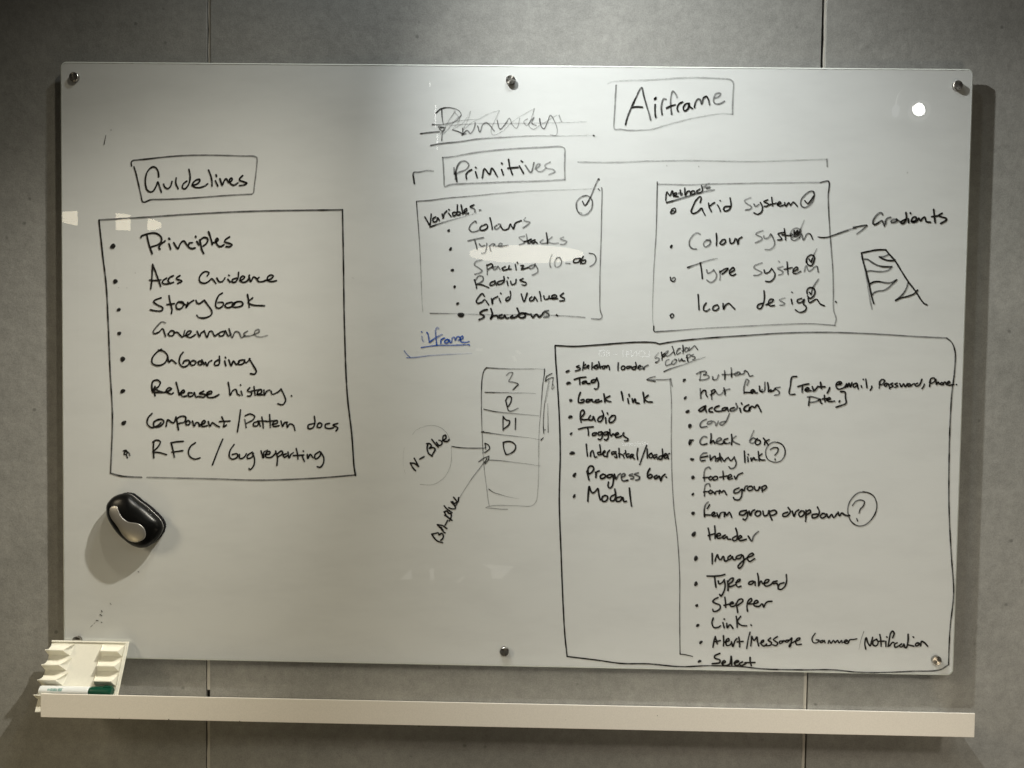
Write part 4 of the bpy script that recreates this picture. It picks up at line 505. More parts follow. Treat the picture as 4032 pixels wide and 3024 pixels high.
('bullet_dot','black bullet dot beside the word Button','black',[(-1,100,100,[3496,-158,30,36])]),
('bullet_dot','black bullet dot beside the words Input fields','black',[(-1,100,100,[3525,-509,28,36])]),
('bullet_dot','grey bullet dot beside the word accordion','black',[(-1,100,100,[3578,-780,44,33])]),
('bullet_dot','grey bullet dot beside the word card','black',[(-1,100,100,[3628,-1066,39,44])]),
('bullet_dot','ragged black bullet beside the words check box','black',[(-1,100,100,[3678,-1353,36,25]),(310,100,97,[3641,-1347,3622,-1388,3630,-1443,3663,-1381])]),
('handwritten_word','handwritten list entry Button','black',[(284,95,80,[3742,-26,3823,17,3919,25,3933,-9,3879,-44]),(284,70,80,[3823,10,3812,-79,3807,-155]),(284,80,80,[3879,-44,3968,-57,3989,-90,3936,-132,3800,-148]),(284,85,85,[4057,-76,4072,-137,4140,-129,4179,-40]),(284,80,100,[4293,44,4302,-45,4300,-127]),(284,80,80,[4247,-32,4384,-30,4547,-7]),(284,80,100,[4421,101,4430,12,4432,-77]),(284,80,80,[4553,20,4499,-8,4500,-49,4575,-34,4601,7,4553,27]),(284,85,90,[4588,-20,4669,-12,4695,50,4751,16,4793,-58,4854,-44])]),
('handwritten_word','handwritten list entry Input','black',[(300,80,90,[3817,-319,3826,-408,3835,-511]),(300,100,97,[3833,-422,3886,-353,3927,-359,3936,-434,3964,-482]),(300,80,80,[4018,-440,4045,-446,4050,-364,4045,-446,4054,-529]),(300,100,97,[4037,-364,4104,-336,4118,-363,4079,-411,4038,-433]),(300,75,75,[4125,-363,4175,-431,4229,-430,4296,-347]),(300,100,97,[4288,-299,4310,-374,4311,-435]),(300,80,70,[4282,-347,4404,-320])]),
('handwritten_word','handwritten word fields beside Input','black',[(310,75,85,[4743,-237,4775,-148,4733,-121,4701,-203,4683,-300,4690,-402]),(310,100,97,[4692,-382,4801,-380]),(310,100,97,[4822,-387,4889,-338,4854,-325,4821,-366,4849,-400,4903,-351,4910,-392,4951,-385]),(310,100,97,[4989,-254,5005,-350,5046,-370]),(310,80,80,[5045,-322,5019,-363,5087,-349,5096,-177]),(310,100,97,[5150,-183,5166,-265,5169,-361]),(310,100,97,[5169,-361,5222,-319,5223,-360]),(310,75,80,[5398,-269,5303,-291,5387,-365,5374,-413,5293,-428]),(310,100,97,[5209,-360,5277,-332,5303,-291])]),
('handwritten_word','handwritten list entry accordion','black',[(352,100,97,[3914,-668,3839,-710,3799,-759,3841,-772,3908,-723,3934,-654,3928,-709,3950,-784]),(352,100,97,[4065,-693,4011,-721,4005,-770,4073,-782]),(352,100,97,[4200,-657,4126,-692,4114,-747,4182,-767,4250,-759]),(352,100,85,[4324,-689,4263,-718,4271,-752,4332,-737,4358,-689,4387,-764]),(352,90,85,[4501,-687,4427,-715,4428,-756,4503,-742,4563,-686,4534,-604]),(352,100,97,[4643,-595,4654,-618]),(352,100,97,[4611,-699,4633,-774]),(352,100,100,[4787,-627,4713,-670,4693,-725,4742,-752,4810,-744]),(352,100,97,[4808,-682,4796,-737,4849,-654,4904,-680,4957,-625,5000,-693,5035,-761])]),
('handwritten_word','handwritten list entry card','black',[(310,80,95,[3954,-929,3873,-971,3833,-1034,3848,-1089,3930,-1080,3964,-1073]),(310,75,70,[4064,-961,3989,-983,3976,-1025,4051,-1010,4078,-968,4126,-988,4148,-1056,4194,-966]),(310,85,75,[4337,-964,4249,-986,4222,-1021,4271,-1041,4338,-978,4409,-812])]),
('handwritten_word','handwritten list entry check','black',[(326,85,95,[3969,-1286,3907,-1274,3847,-1343,3841,-1405,3883,-1439,3978,-1417]),(326,100,97,[4053,-1216,4058,-1299,4047,-1409,4100,-1353,4129,-1408]),(326,80,95,[4142,-1394,4264,-1323,4236,-1296,4182,-1324,4163,-1393,4252,-1420,4333,-1377]),(326,100,97,[4386,-1307,4319,-1336,4306,-1391,4389,-1404,4429,-1389]),(326,100,97,[4460,-1224,4469,-1320,4464,-1430]),(326,75,85,[4549,-1257,4476,-1333,4539,-1388,4621,-1421])]),
('handwritten_word','handwritten word box beside check','black',[(310,60,85,[4902,-1141,4844,-1286,4825,-1369,4881,-1396,4947,-1326,4891,-1286,4831,-1342]),(310,100,97,[4974,-1298,4934,-1367,4963,-1422,5031,-1393,5029,-1338,4974,-1326]),(310,100,97,[5096,-1289,5153,-1364,5188,-1419]),(310,100,97,[5206,-1315,5126,-1364,5120,-1422])]),
('handwritten_word','tall opening square bracket before the word Text','black',[(310,100,97,[5721,-49,5629,-65,5602,-221,5589,-403,5696,-403])]),
('handwritten_word','bold handwritten word Text inside the bracket','black',[(336,100,97,[5749,-253,5860,-214,5963,-195]),(336,100,97,[5843,-221,5836,-296,5838,-360]),(336,100,97,[5889,-321,5974,-294,5947,-268,5897,-303,5924,-341,6009,-328]),(336,100,97,[6033,-249,6070,-327,6145,-239]),(336,100,97,[6053,-336,6120,-283]),(336,100,97,[6194,-160,6205,-229,6215,-281]),(336,100,97,[6136,-248,6283,-246]),(336,100,97,[6378,-262,6362,-314,6333,-370])]),
('handwritten_word','bold handwritten word email inside the bracket','black',[(321,100,97,[6530,-203,6608,-174,6592,-144,6522,-160,6503,-235,6547,-288,6663,-254,6694,-211]),(321,100,97,[6555,-191,6594,-202,6565,-170]),(321,100,97,[6695,-254,6708,-179,6731,-243,6756,-167,6786,-242,6814,-156]),(321,100,97,[6899,-165,6842,-198,6855,-251,6917,-208,6912,-165,6941,-282]),(321,100,97,[7033,-88,7037,-94]),(321,100,97,[6998,-217,7008,-249]),(321,100,97,[7084,-87,7097,-162,7110,-252]),(321,100,97,[7205,-221,7206,-257,7179,-300])]),
('handwritten_word','bold handwritten word Password inside the bracket','black',[(300,100,97,[7357,-126,7359,-190,7354,-255]),(300,100,97,[7352,-180,7392,-89,7456,-103,7416,-179,7359,-197]),(300,100,97,[7500,-156,7448,-189,7481,-221,7528,-167,7561,-267]),(300,100,97,[7617,-155,7571,-177,7629,-214,7577,-241]),(300,100,97,[7702,-153,7656,-175,7721,-213,7662,-240]),(300,100,97,[7755,-163,7789,-227,7830,-162,7863,-226,7904,-161]),(300,100,97,[7940,-160,7905,-189,7938,-218,7968,-171,7936,-161]),(300,100,97,[7975,-209,8010,-170,8042,-159]),(300,100,97,[8105,-147,8053,-180,8069,-208,8138,-190,8188,-71]),(300,100,97,[8237,-167,8230,-205,8193,-257])]),
('handwritten_word','bold handwritten word Phone at the right edge','black',[(290,100,97,[8353,-80,8349,-154,8341,-212]),(290,100,97,[8338,-133,8367,-54,8431,-46,8443,-100,8381,-148]),(290,100,97,[8463,-67,8477,-174,8507,-120,8534,-162]),(290,100,97,[8571,-130,8551,-162,8594,-172,8603,-136,8571,-130]),(290,100,97,[8611,-172,8630,-118,8656,-129,8668,-171]),(290,100,97,[8678,-150,8741,-127,8718,-100,8688,-139,8711,-181,8816,-163]),(290,100,97,[8865,-162,8873,-168])]),
('handwritten_word','handwritten word Date and closing bracket below Text','black',[(321,80,100,[5987,-458,5980,-528,5971,-623]),(321,85,85,[5944,-455,6021,-449,6178,-499,6110,-543,6007,-562]),(321,100,97,[6161,-525,6195,-490,6214,-576,6232,-576]),(321,100,97,[6279,-419,6281,-488,6296,-544]),(321,100,97,[6238,-489,6349,-479]),(321,100,97,[6325,-514,6401,-487,6375,-461,6333,-496,6368,-539,6480,-529]),(321,100,97,[6583,-519,6572,-545]),(321,100,100,[6595,-340,6681,-344,6693,-448,6705,-569,6611,-614,6513,-650])]),
('bullet_dot','black bullet dot beside the words Entry link','black',[(-1,100,100,[3689,-1735,44,29])]),
('bullet_dot','black bullet dot beside the word footer','black',[(-1,100,100,[3712,-2097,37,40])]),
('bullet_dot','small black bullet dot beside the words form group','black',[(-1,100,100,[3719,-2435,29,29])]),
('bullet_dot','black bullet dot beside the words form group dropdown','black',[(-1,100,100,[3731,-2819,37,39])]),
('bullet_dot','black bullet dot beside the word Header','black',[(-1,100,100,[3755,-3239,46,51])]),
('handwritten_word','handwritten list entry Entry','black',[(310,80,100,[3978,-1601,3906,-1612,3849,-1686,3863,-1760,3945,-1749]),(310,100,97,[3862,-1695,3998,-1665]),(310,100,97,[4043,-1646,4055,-1747,4090,-1701,4144,-1663,4156,-1764]),(310,100,97,[4234,-1606,4245,-1680,4265,-1762]),(310,100,97,[4164,-1718,4272,-1679,4237,-1717,4192,-1763]),(310,100,97,[4282,-1698,4329,-1761,4364,-1715,4409,-1686]),(310,100,97,[4428,-1714,4457,-1750,4528,-1675]),(310,85,90,[4528,-1684,4567,-1803,4533,-1887,4460,-1906,4423,-1870])]),
('handwritten_word','handwritten word link beside Entry','black',[(310,100,97,[4722,-1553,4731,-1653,4740,-1778]),(310,100,97,[4800,-1616,4804,-1625]),(310,100,97,[4792,-1671,4803,-1763]),(310,100,97,[4856,-1688,4867,-1752,4911,-1678,4939,-1724,4976,-1723]),(310,100,97,[4999,-1557,5010,-1649,5022,-1741]),(310,100,97,[5073,-1602,5011,-1667,5058,-1722,5131,-1724])]),
('drawn_circle','small drawn circle around a question mark beside link','black',[(248,80,95,[5413,-1376,5286,-1369,5178,-1453,5145,-1573,5185,-1701,5314,-1764,5441,-1743,5520,-1641,5526,-1512,5469,-1412,5376,-1364]),(248,95,100,[5235,-1513,5306,-1475,5389,-1487,5381,-1560,5329,-1625]),(248,100,97,[5336,-1699,5338,-1721])]),
('handwritten_word','handwritten list entry footer','black',[(300,75,95,[4059,-1922,4031,-1886,3958,-1924,3933,-2035,3945,-2164]),(300,100,97,[3917,-2100,4017,-2089]),(300,100,97,[4062,-2069,4030,-2107,4055,-2143,4100,-2115,4090,-2078]),(300,100,97,[4154,-2068,4109,-2106,4128,-2142,4200,-2122,4199,-2076,4154,-2068]),(300,100,97,[4306,-1964,4318,-2065,4319,-2124]),(300,100,97,[4245,-2085,4391,-2055]),(300,100,97,[4401,-2101,4482,-2062,4463,-2026,4418,-2054,4420,-2119,4502,-2108]),(300,100,97,[4537,-2062,4566,-2116,4609,-2033,4699,-1989])]),
('handwritten_word','handwritten list entry form','black',[(310,80,90,[4058,-2272,4038,-2217,3975,-2237,3949,-2330,3952,-2468]),(310,100,97,[3932,-2385,4023,-2374]),(310,100,97,[4068,-2346,4036,-2383,4061,-2420,4106,-2391,4096,-2355]),(310,100,97,[4133,-2382,4162,-2427,4179,-2372,4224,-2362]),(310,100,97,[4244,-2417,4251,-2343,4289,-2388,4334,-2351,4390,-2433])]),
('handwritten_word','handwritten word group above dropdown','black',[(310,100,97,[4634,-2290,4543,-2338,4536,-2393,4618,-2383,4689,-2317,4684,-2465,4639,-2530,4548,-2522,4529,-2486]),(310,100,97,[4707,-2317,4736,-2353,4761,-2261,4797,-2251]),(310,100,97,[4834,-2259,4798,-2306,4836,-2342,4908,-2313,4889,-2258,4834,-2259]),(310,100,97,[4934,-2258,4963,-2331,5018,-2330,5044,-2256,5054,-2292]),(310,100,97,[5090,-2273,5101,-2365]),(310,100,97,[5089,-2264,5162,-2235,5181,-2272,5127,-2328,5091,-2338])]),
('handwritten_word','handwritten list entry form beside group dropdown','black',[(326,75,100,[4028,-2587,3975,-2643,3953,-2754,3962,-2884]),(326,100,100,[4057,-2642,4013,-2716]),(326,100,97,[3961,-2847,4116,-2844]),(326,100,97,[4117,-2853,4170,-2806,4143,-2788,4107,-2826,4126,-2872,4190,-2861]),(326,100,97,[4207,-2805,4246,-2897,4280,-2804,4335,-2785]),(326,100,97,[4355,-2877,4362,-2784,4400,-2848,4453,-2783,4502,-2883])]),
('handwritten_word','handwritten word group beside dropdown','black',[(352,100,97,[4791,-2740,4673,-2770,4656,-2825,4738,-2833,4810,-2776,4812,-2869,4768,-2934,4731,-2916]),(352,100,97,[4846,-2757,4875,-2840,4910,-2756,4955,-2728]),(352,100,97,[5010,-2745,4966,-2811,5013,-2856,5076,-2809,5065,-2754,5001,-2755]),(352,100,97,[5120,-2753,5150,-2844,5213,-2825,5238,-2741]),(352,100,97,[5247,-2741,5268,-2842,5307,-2925]),(352,100,97,[5248,-2760,5357,-2730,5394,-2776,5341,-2823,5277,-2833])]),
('handwritten_word','handwritten word dropdown ending before the circle','black',[(352,100,97,[5613,-2763,5523,-2801,5524,-2847,5606,-2836,5667,-2743,5620,-2670]),(352,100,97,[5704,-2742,5743,-2843,5777,-2750,5831,-2713]),(352,100,97,[5886,-2730,5833,-2796,5871,-2850,5942,-2794,5932,-2739,5877,-2736]),(352,100,97,[5977,-2719,5979,-2812,5973,-2941]),(352,100,97,[5978,-2756,6049,-2709,6069,-2755,5988,-2811]),(352,100,97,[6197,-2789,6107,-2809,6108,-2865,6190,-2854,6242,-2752,6203,-2651]),(352,100,97,[6306,-2778,6262,-2834,6300,-2871,6371,-2823,6343,-2778,6297,-2778]),(352,100,97,[6389,-2786,6427,-2859,6489,-2793,6527,-2857,6598,-2773]),(352,100,97,[6615,-2745,6644,-2818,6688,-2762,6744,-2798,6799,-2816]),(352,100,97,[6835,-2804,6843,-2811])]),
('drawn_circle','large drawn circle around a question mark beside dropdown','black',[(248,85,95,[7131,-2331,7004,-2352,6880,-2464,6812,-2613,6817,-2797,6894,-2943,7023,-3015,7168,-2984,7292,-2862,7369,-2695,7374,-2566,7315,-2420,7204,-2348,7094,-2328]),(248,90,95,[6893,-2611,6955,-2527,7045,-2495,7127,-2524,7111,-2608,7050,-2682,7030,-2756]),(248,100,100,[6986,-2868,7006,-2919])]),
('handwritten_word','handwritten list entry Header','black',[(336,100,97,[4040,-3114,4067,-3234,4082,-3344]),(336,100,97,[4167,-3065,4179,-3176,4182,-3315]),(336,100,97,[4043,-3262,4162,-3223]),(336,100,97,[4200,-3277,4290,-3248,4271,-3211,4217,-3240,4237,-3314,4346,-3284]),(336,100,97,[4382,-3246,4328,-3284,4356,-3321,4419,-3274,4429,-3320,4494,-3328]),(336,100,97,[4589,-3104,4619,-3205,4613,-3335,4549,-3355,4530,-3309,4602,-3261]),(336,100,97,[4640,-3325,4712,-3278,4684,-3250,4648,-3288,4677,-3352,4805,-3322]),(336,100,80,[4840,-3257,4915,-3357,4950,-3255,5039,-3161])]),
('bullet_dot','black bullet dot beside the word Image','black',[(-1,100,100,[3808,-3725,41,53])]),
('bullet_dot','black bullet dot beside the words Type ahead','black',[(-1,100,100,[3819,-4241,39,46])]),
('bullet_dot','small black bullet dot beside the word Stepper','black',[(-1,100,100,[3846,-4681,30,34])]),
('handwritten_word','handwritten list entry Image','black',[(336,100,97,[4130,-3622,4135,-3724,4137,-3829]),(336,100,97,[4193,-3776,4209,-3700,4236,-3641,4266,-3722,4307,-3744,4351,-3674,4369,-3697,4388,-3772,4445,-3754]),(336,100,97,[4500,-3654,4449,-3695,4456,-3742,4513,-3717,4534,-3671,4559,-3740,4593,-3739]),(336,100,97,[4717,-3633,4626,-3669,4610,-3710,4684,-3714,4740,-3644,4766,-3771,4723,-3876,4678,-3912,4654,-3877,4698,-3807,4821,-3700]),(336,100,97,[4833,-3688,4912,-3664,4957,-3628,4933,-3600,4866,-3641,4833,-3712,4880,-3769,4982,-3709])]),
('handwritten_word','handwritten list entry Type of the component list','black',[(336,100,97,[4040,-4080,4200,-4077,4314,-4064,4394,-4039]),(336,100,97,[4189,-4083,4203,-4188,4222,-4304]),(336,100,97,[4265,-4175,4284,-4233,4341,-4208,4385,-4144]),(336,100,97,[4385,-4149,4405,-4277,4379,-4394,4324,-4482,4300,-4448]),(336,100,97,[4449,-4171,4462,-4264,4465,-4369]),(336,100,97,[4455,-4195,4511,-4124,4562,-4111,4547,-4181,4479,-4241,4492,-4287,4617,-4238]),(336,100,97,[4616,-4203,4695,-4167,4700,-4132,4649,-4156,4622,-4238,4664,-4289,4721,-4271])]),
('handwritten_word','handwritten word ahead beside Type','black',[(336,100,97,[4959,-4162,4890,-4186,4874,-4227,4937,-4226,4993,-4173,5007,-4254]),(336,100,97,[5046,-4009,5066,-4113,5070,-4259]),(336,100,97,[5075,-4253,5119,-4159,5155,-4216,5189,-4227]),(336,100,97,[5166,-4216,5257,-4179,5278,-4133,5221,-4134,5183,-4204,5213,-4262,5304,-4237,5371,-4166]),(336,100,97,[5439,-4153,5360,-4178,5361,-4212,5418,-4200,5452,-4222,5466,-4315]),(336,100,97,[5577,-4185,5487,-4222,5466,-4303,5512,-4326,5591,-4266,5628,-4149,5619,-4022])]),
('handwritten_word','handwritten list entry Stepper','black',[(336,100,97,[4267,-4512,4199,-4548,4166,-4596,4224,-4630,4305,-4663,4318,-4721,4262,-4780,4182,-4793,4170,-4753]),(336,100,97,[4405,-4504,4419,-4591,4427,-4707]),(336,100,97,[4392,-4667,4511,-4636,4580,-4623,4556,-4594,4511,-4624,4524,-4682,4593,-4681,4638,-4633]),(336,100,97,[4632,-4622,4651,-4703,4670,-4807]),(336,100,97,[4638,-4633,4681,-4551,4750,-4532,4768,-4572,4706,-4632,4656,-4668]),(336,100,97,[4865,-4780,4851,-4676,4871,-4570,4933,-4517,4945,-4557,4878,-4629]),(336,100,97,[4878,-4629,4970,-4627,5072,-4590,5049,-4555,5003,-4580,4994,-4661,5097,-4671,5142,-4623]),(336,100,97,[5165,-4629,5184,-4692,5222,-4610,5267,-4575,5347,-4567])]),
('bullet_dot','black bullet dot beside the word Link','black',[(-1,100,100,[3874,-5084,33,35])]),
('bullet_dot','black bullet dot beside the words Alert/Message banner','black',[(-1,100,100,[3945,-5427,33,38])]),
('bullet_dot','grey bullet dot beside the word Select','black',[(-1,100,100,[3928,-5816,35,33])]),
('handwritten_word','handwritten list entry Link','black',[(341,100,97,[4182,-4929,4159,-5037,4204,-5121,4292,-5112,4330,-5085]),(341,100,97,[4402,-4943,4407,-4950]),(341,100,97,[4379,-5020,4406,-5122]),(341,100,97,[4455,-5032,4469,-5121,4518,-5056,4583,-5132]),(341,100,97,[4641,-4887,4656,-4976,4666,-5104]),(341,100,97,[4729,-4885,4668,-4989,4746,-5064,4852,-5075]),(341,100,97,[4938,-5055,4948,-5063])]),
('handwritten_word','bold handwritten word Alert','black',[(341,100,97,[4232,-5305,4211,-5386,4189,-5521]),(341,100,97,[4232,-5305,4276,-5457]),(341,100,97,[4208,-5413,4278,-5399,4331,-5384]),(341,100,97,[4395,-5284,4401,-5382,4400,-5493]),(341,100,97,[4416,-5418,4510,-5380,4497,-5336,4451,-5381,4465,-5480,4527,-5469,4561,-5424]),(341,100,97,[4560,-5406,4589,-5500,4630,-5378,4665,-5338]),(341,100,97,[4703,-5308,4719,-5394,4725,-5505]),(341,100,97,[4675,-5404,4789,-5392])]),
('handwritten_word','handwritten slash between Alert and Message','black',[(284,100,97,[4925,-5202,4893,-5337,4866,-5534])]),
('handwritten_word','bold handwritten word Message','black',[(321,100,97,[4946,-5479,4956,-5380,4962,-5282,5009,-5370,5065,-5297,5079,-5387,5105,-5479]),(321,100,97,[5133,-5421,5194,-5393,5202,-5357,5155,-5385,5160,-5448,5214,-5477,5265,-5437]),(321,100,97,[5341,-5310,5290,-5356,5361,-5408,5345,-5453,5284,-5472,5231,-5469]),(321,100,97,[5473,-5280,5395,-5344,5440,-5379,5485,-5414,5451,-5465,5389,-5452]),(321,100,97,[5598,-5367,5519,-5378,5529,-5422,5590,-5385,5601,-5358,5642,-5384]),(321,100,97,[5720,-5347,5642,-5357,5660,-5393,5720,-5347,5763,-5301,5753,-5382,5744,-5454,5715,-5485,5731,-5427,5809,-5381]),(321,100,97,[5818,-5372,5913,-5334,5927,-5302,5878,-5308,5841,-5371,5863,-5433,5954,-5426])]),
('handwritten_word','handwritten word banner beside Message','black',[(279,100,97,[6225,-5200,6168,-5302,6190,-5383,6261,-5392,6309,-5340,6249,-5331]),(279,100,97,[6379,-5339,6330,-5360,6340,-5390,6399,-5358,6409,-5338,6430,-5388]),(279,100,97,[6490,-5397,6508,-5336,6550,-5396,6594,-5334,6629,-5384]),(279,100,97,[6629,-5384,6678,-5333,6709,-5389,6757,-5331,6769,-5381]),(279,100,97,[6798,-5371,6877,-5339,6847,-5319,6808,-5360,6839,-5390,6889,-5389,6916,-5318]),(279,100,97,[6879,-5389,6926,-5317,6986,-5310,7059,-5294])]),
('handwritten_word','thin handwritten slash between banner and Notification','black',[(155,80,35,[7194,-5144,7145,-5303,7105,-5517])]),
('handwritten_word','bold handwritten word Notification','black',[(331,100,97,[7244,-5500,7221,-5383,7244,-5270,7287,-5381,7328,-5431,7355,-5339,7373,-5258]),(331,100,97,[7453,-5293,7385,-5339,7387,-5410,7447,-5429,7485,-5367,7453,-5293]),(331,100,97,[7514,-5198,7538,-5315,7547,-5433]),(331,100,97,[7484,-5337,7604,-5330]),(331,100,97,[7651,-5242,7661,-5252]),(331,100,97,[7638,-5334,7641,-5435]),(331,100,97,[7686,-5434,7703,-5312,7728,-5170,7766,-5124,7798,-5168,7771,-5260]),(331,100,97,[7716,-5423,7773,-5351,7797,-5355]),(331,100,97,[7863,-5359,7814,-5391,7826,-5451,7885,-5430,7924,-5399]),(331,100,97,[7953,-5378,7911,-5419,7945,-5445,7994,-5397,7997,-5377,8019,-5448]),(331,100,97,[8076,-5183,8080,-5304,8045,-5457,7995,-5428]),(331,100,97,[8083,-5396,8197,-5420]),(331,100,97,[8177,-5232,8187,-5241]),(331,100,97,[8290,-5351,8231,-5372,8237,-5413,8292,-5397,8306,-5361,8260,-5351]),(331,100,97,[8332,-5411,8349,-5319,8409,-5348,8471,-5414])]),
('handwritten_word','handwritten list entry Select','black',[(362,100,97,[4330,-5646,4230,-5699,4231,-5743,4333,-5780,4334,-5831,4183,-5860]),(362,100,97,[4385,-5856,4448,-5816,4422,-5791,4380,-5843,4424,-5894,4537,-5853,4559,-5698,4576,-5878]),(362,100,97,[4638,-5838,4713,-5798,4675,-5785,4625,-5838,4665,-5889,4715,-5875]),(362,100,97,[4789,-5809,4727,-5849,4766,-5887,4866,-5833]),(362,100,97,[4939,-5716,4941,-5793,4968,-5882]),(362,100,97,[4840,-5826,5037,-5817])]),
('ink_speck',None,'black',[(129,50,50,[-7511,1835,-7504,1829])]),
('ink_speck',None,'black',[(129,50,50,[-7846,1537,-7843,1528])]),
('ink_speck',None,'black',[(129,50,50,[-7679,1534,-7672,1526])]),
('ink_speck',None,'black',[(155,80,100,[-8089,4559,-8127,4376])]),
('ink_speck',None,'black',[(165,70,70,[-8038,-4864,-8019,-4892])]),
('ink_speck',None,'black',[(165,100,100,[-8219,-5020,-8200,-5048])]),
('ink_speck',None,'black',[(165,100,100,[-8248,-5097,-8210,-5125])]),
('ink_speck',None,'black',[(165,100,100,[-8325,-5222,-8287,-5231])]),
('ink_speck',None,'black',[(165,100,100,[-8220,-5258,-8211,-5268])]),
('ink_speck',None,'black',[(165,60,60,[-8401,-5319,-8439,-5358])]),
('ink_speck',None,'black',[(165,50,50,[-8353,-5270,-8373,-5299])]),
('ink_speck',None,'black',[(124,70,70,[-7996,4660,-7977,4660])]),
('ink_speck',None,'black',[(124,90,90,[-7467,-4198,-7448,-4217])]),
('ink_speck',None,'black',[(124,70,70,[3689,4065,3699,4047])]),
('ink_speck',None,'black',[(124,50,50,[3061,4077,3071,4059])]),
('ink_speck',None,'black',[(124,50,50,[193,-6191,203,-6201])]),
('ink_speck',None,'black',[(124,40,40,[-3135,1790,-3125,1781])]),
('ink_speck',None,'black',[(124,30,30,[-1843,332,-1834,322])]),
('ink_speck',None,'black',[(124,30,30,[-2552,-3692,-2542,-3701])]),
('ink_speck',None,'black',[(124,60,60,[7775,3990,7776,3972])]),
]
def smooth(pts, step=1.6):
    """centripetal Catmull-Rom through the pen points"""
    if len(pts) < 3:
        (a, b) = (pts[0], pts[-1])
        n = max(2, int(math.dist(a, b) / 12))
        return [(a[0] + (b[0] - a[0]) * i / n, a[1] + (b[1] - a[1]) * i / n) for i in range(n + 1)]
    P = [(2 * pts[0][0] - pts[1][0], 2 * pts[0][1] - pts[1][1])] + pts + [(2 * pts[-1][0] - pts[-2][0], 2 * pts[-1][1] - pts[-2][1])]
    out = [pts[0]]
    for i in range(1, len(P) - 2):
        p0, p1, p2, p3 = P[i - 1], P[i], P[i + 1], P[i + 2]
        t0 = 0; t1 = t0 + max(1e-3, math.dist(p0, p1)) ** .5; t2 = t1 + max(1e-3, math.dist(p1, p2)) ** .5; t3 = t2 + max(1e-3, math.dist(p2, p3)) ** .5
        d = math.dist(p1, p2)
        n = max(2, min(14, int(d / 1.3) if d < 20 else int(6 + d / 9)))
        for k in range(1, n + 1):
            t = t1 + (t2 - t1) * k / n
            q = []
            for c in (0, 1):
                A1 = (t1 - t) / (t1 - t0) * p0[c] + (t - t0) / (t1 - t0) * p1[c]
                A2 = (t2 - t) / (t2 - t1) * p1[c] + (t - t1) / (t2 - t1) * p2[c]
                A3 = (t3 - t) / (t3 - t2) * p2[c] + (t - t2) / (t3 - t2) * p3[c]
                B1 = (t2 - t) / (t2 - t0) * A1 + (t - t0) / (t2 - t0) * A2
                B2 = (t3 - t) / (t3 - t1) * A2 + (t - t1) / (t3 - t1) * A3
                q.append((t2 - t) / (t2 - t1) * B1 + (t - t1) / (t2 - t1) * B2)
            out.append(tuple(q))
    return out

layer = 0
def ribbon(verts, faces, dens, pts, width, a1, a2, y, rnd):
    pts = [p for i, p in enumerate(pts) if i == 0 or math.dist(p, pts[i - 1]) > 1e-5]
    if len(pts) < 2:
        return
    n = len(pts)
    L = [0]
    for i in range(1, n):
        L.append(L[-1] + math.dist(pts[i], pts[i - 1]))
    ph = rnd.random() * 6
    base = len(verts)
    hw = width / 2
    dirs = []
    for i in range(n):
        a = pts[max(0, i - 1)]; b = pts[min(n - 1, i + 1)]
        dx, dz = b[0] - a[0], b[1] - a[1]
        l = math.hypot(dx, dz) or 1
        dirs.append((dx / l, dz / l))
    # round start cap
    def cap(c, d, s, al):
        k = len(verts)
        verts.append((c[0], y, c[1])); dens.append(al)
        for j in range(7):
            a = math.pi / 2 + math.pi * j / 6
            ux = s * d[0] * -math.cos(a) ; uz = s * d[1] * -math.cos(a)
            nx, nz = -d[1] * math.sin(a), d[0] * math.sin(a)
            verts.append((c[0] + hw * (nx - abs(math.cos(a)) * s * -d[0] * 1.0), y, c[1] + hw * (nz - abs(math.cos(a)) * s * -d[1] * 1.0))); dens.append(al)
        for j in range(6):
            faces.append((k, k + 1 + j, k + 2 + j))
    for i in range(n):
        f = L[i] / L[-1] if L[-1] else 0
        wv = 1 + 0.07 * math.sin(L[i] * 260 + ph) + 0.05 * math.sin(L[i] * 90 + ph * 2)
        if a2 < a1 * 0.6: wv *= 1 - 0.35 * f
        d = dirs[i]
        h = hw * wv
        al = a1 + (a2 - a1) * f + 0.05 * math.sin(L[i] * 120 + ph * 3)
        verts.append((pts[i][0] - d[1] * h, y, pts[i][1] + d[0] * h)); dens.append(al)
        verts.append((pts[i][0] + d[1] * h, y, pts[i][1] - d[0] * h)); dens.append(al)
    for i in range(n - 1):
        a = base + 2 * i
        faces.append((a, a + 1, a + 3, a + 2))
    cap(pts[0], dirs[0], -1, a1)
    if not (a2 < a1 * 0.6):
        cap(pts[-1], dirs[-1], 1, a2)

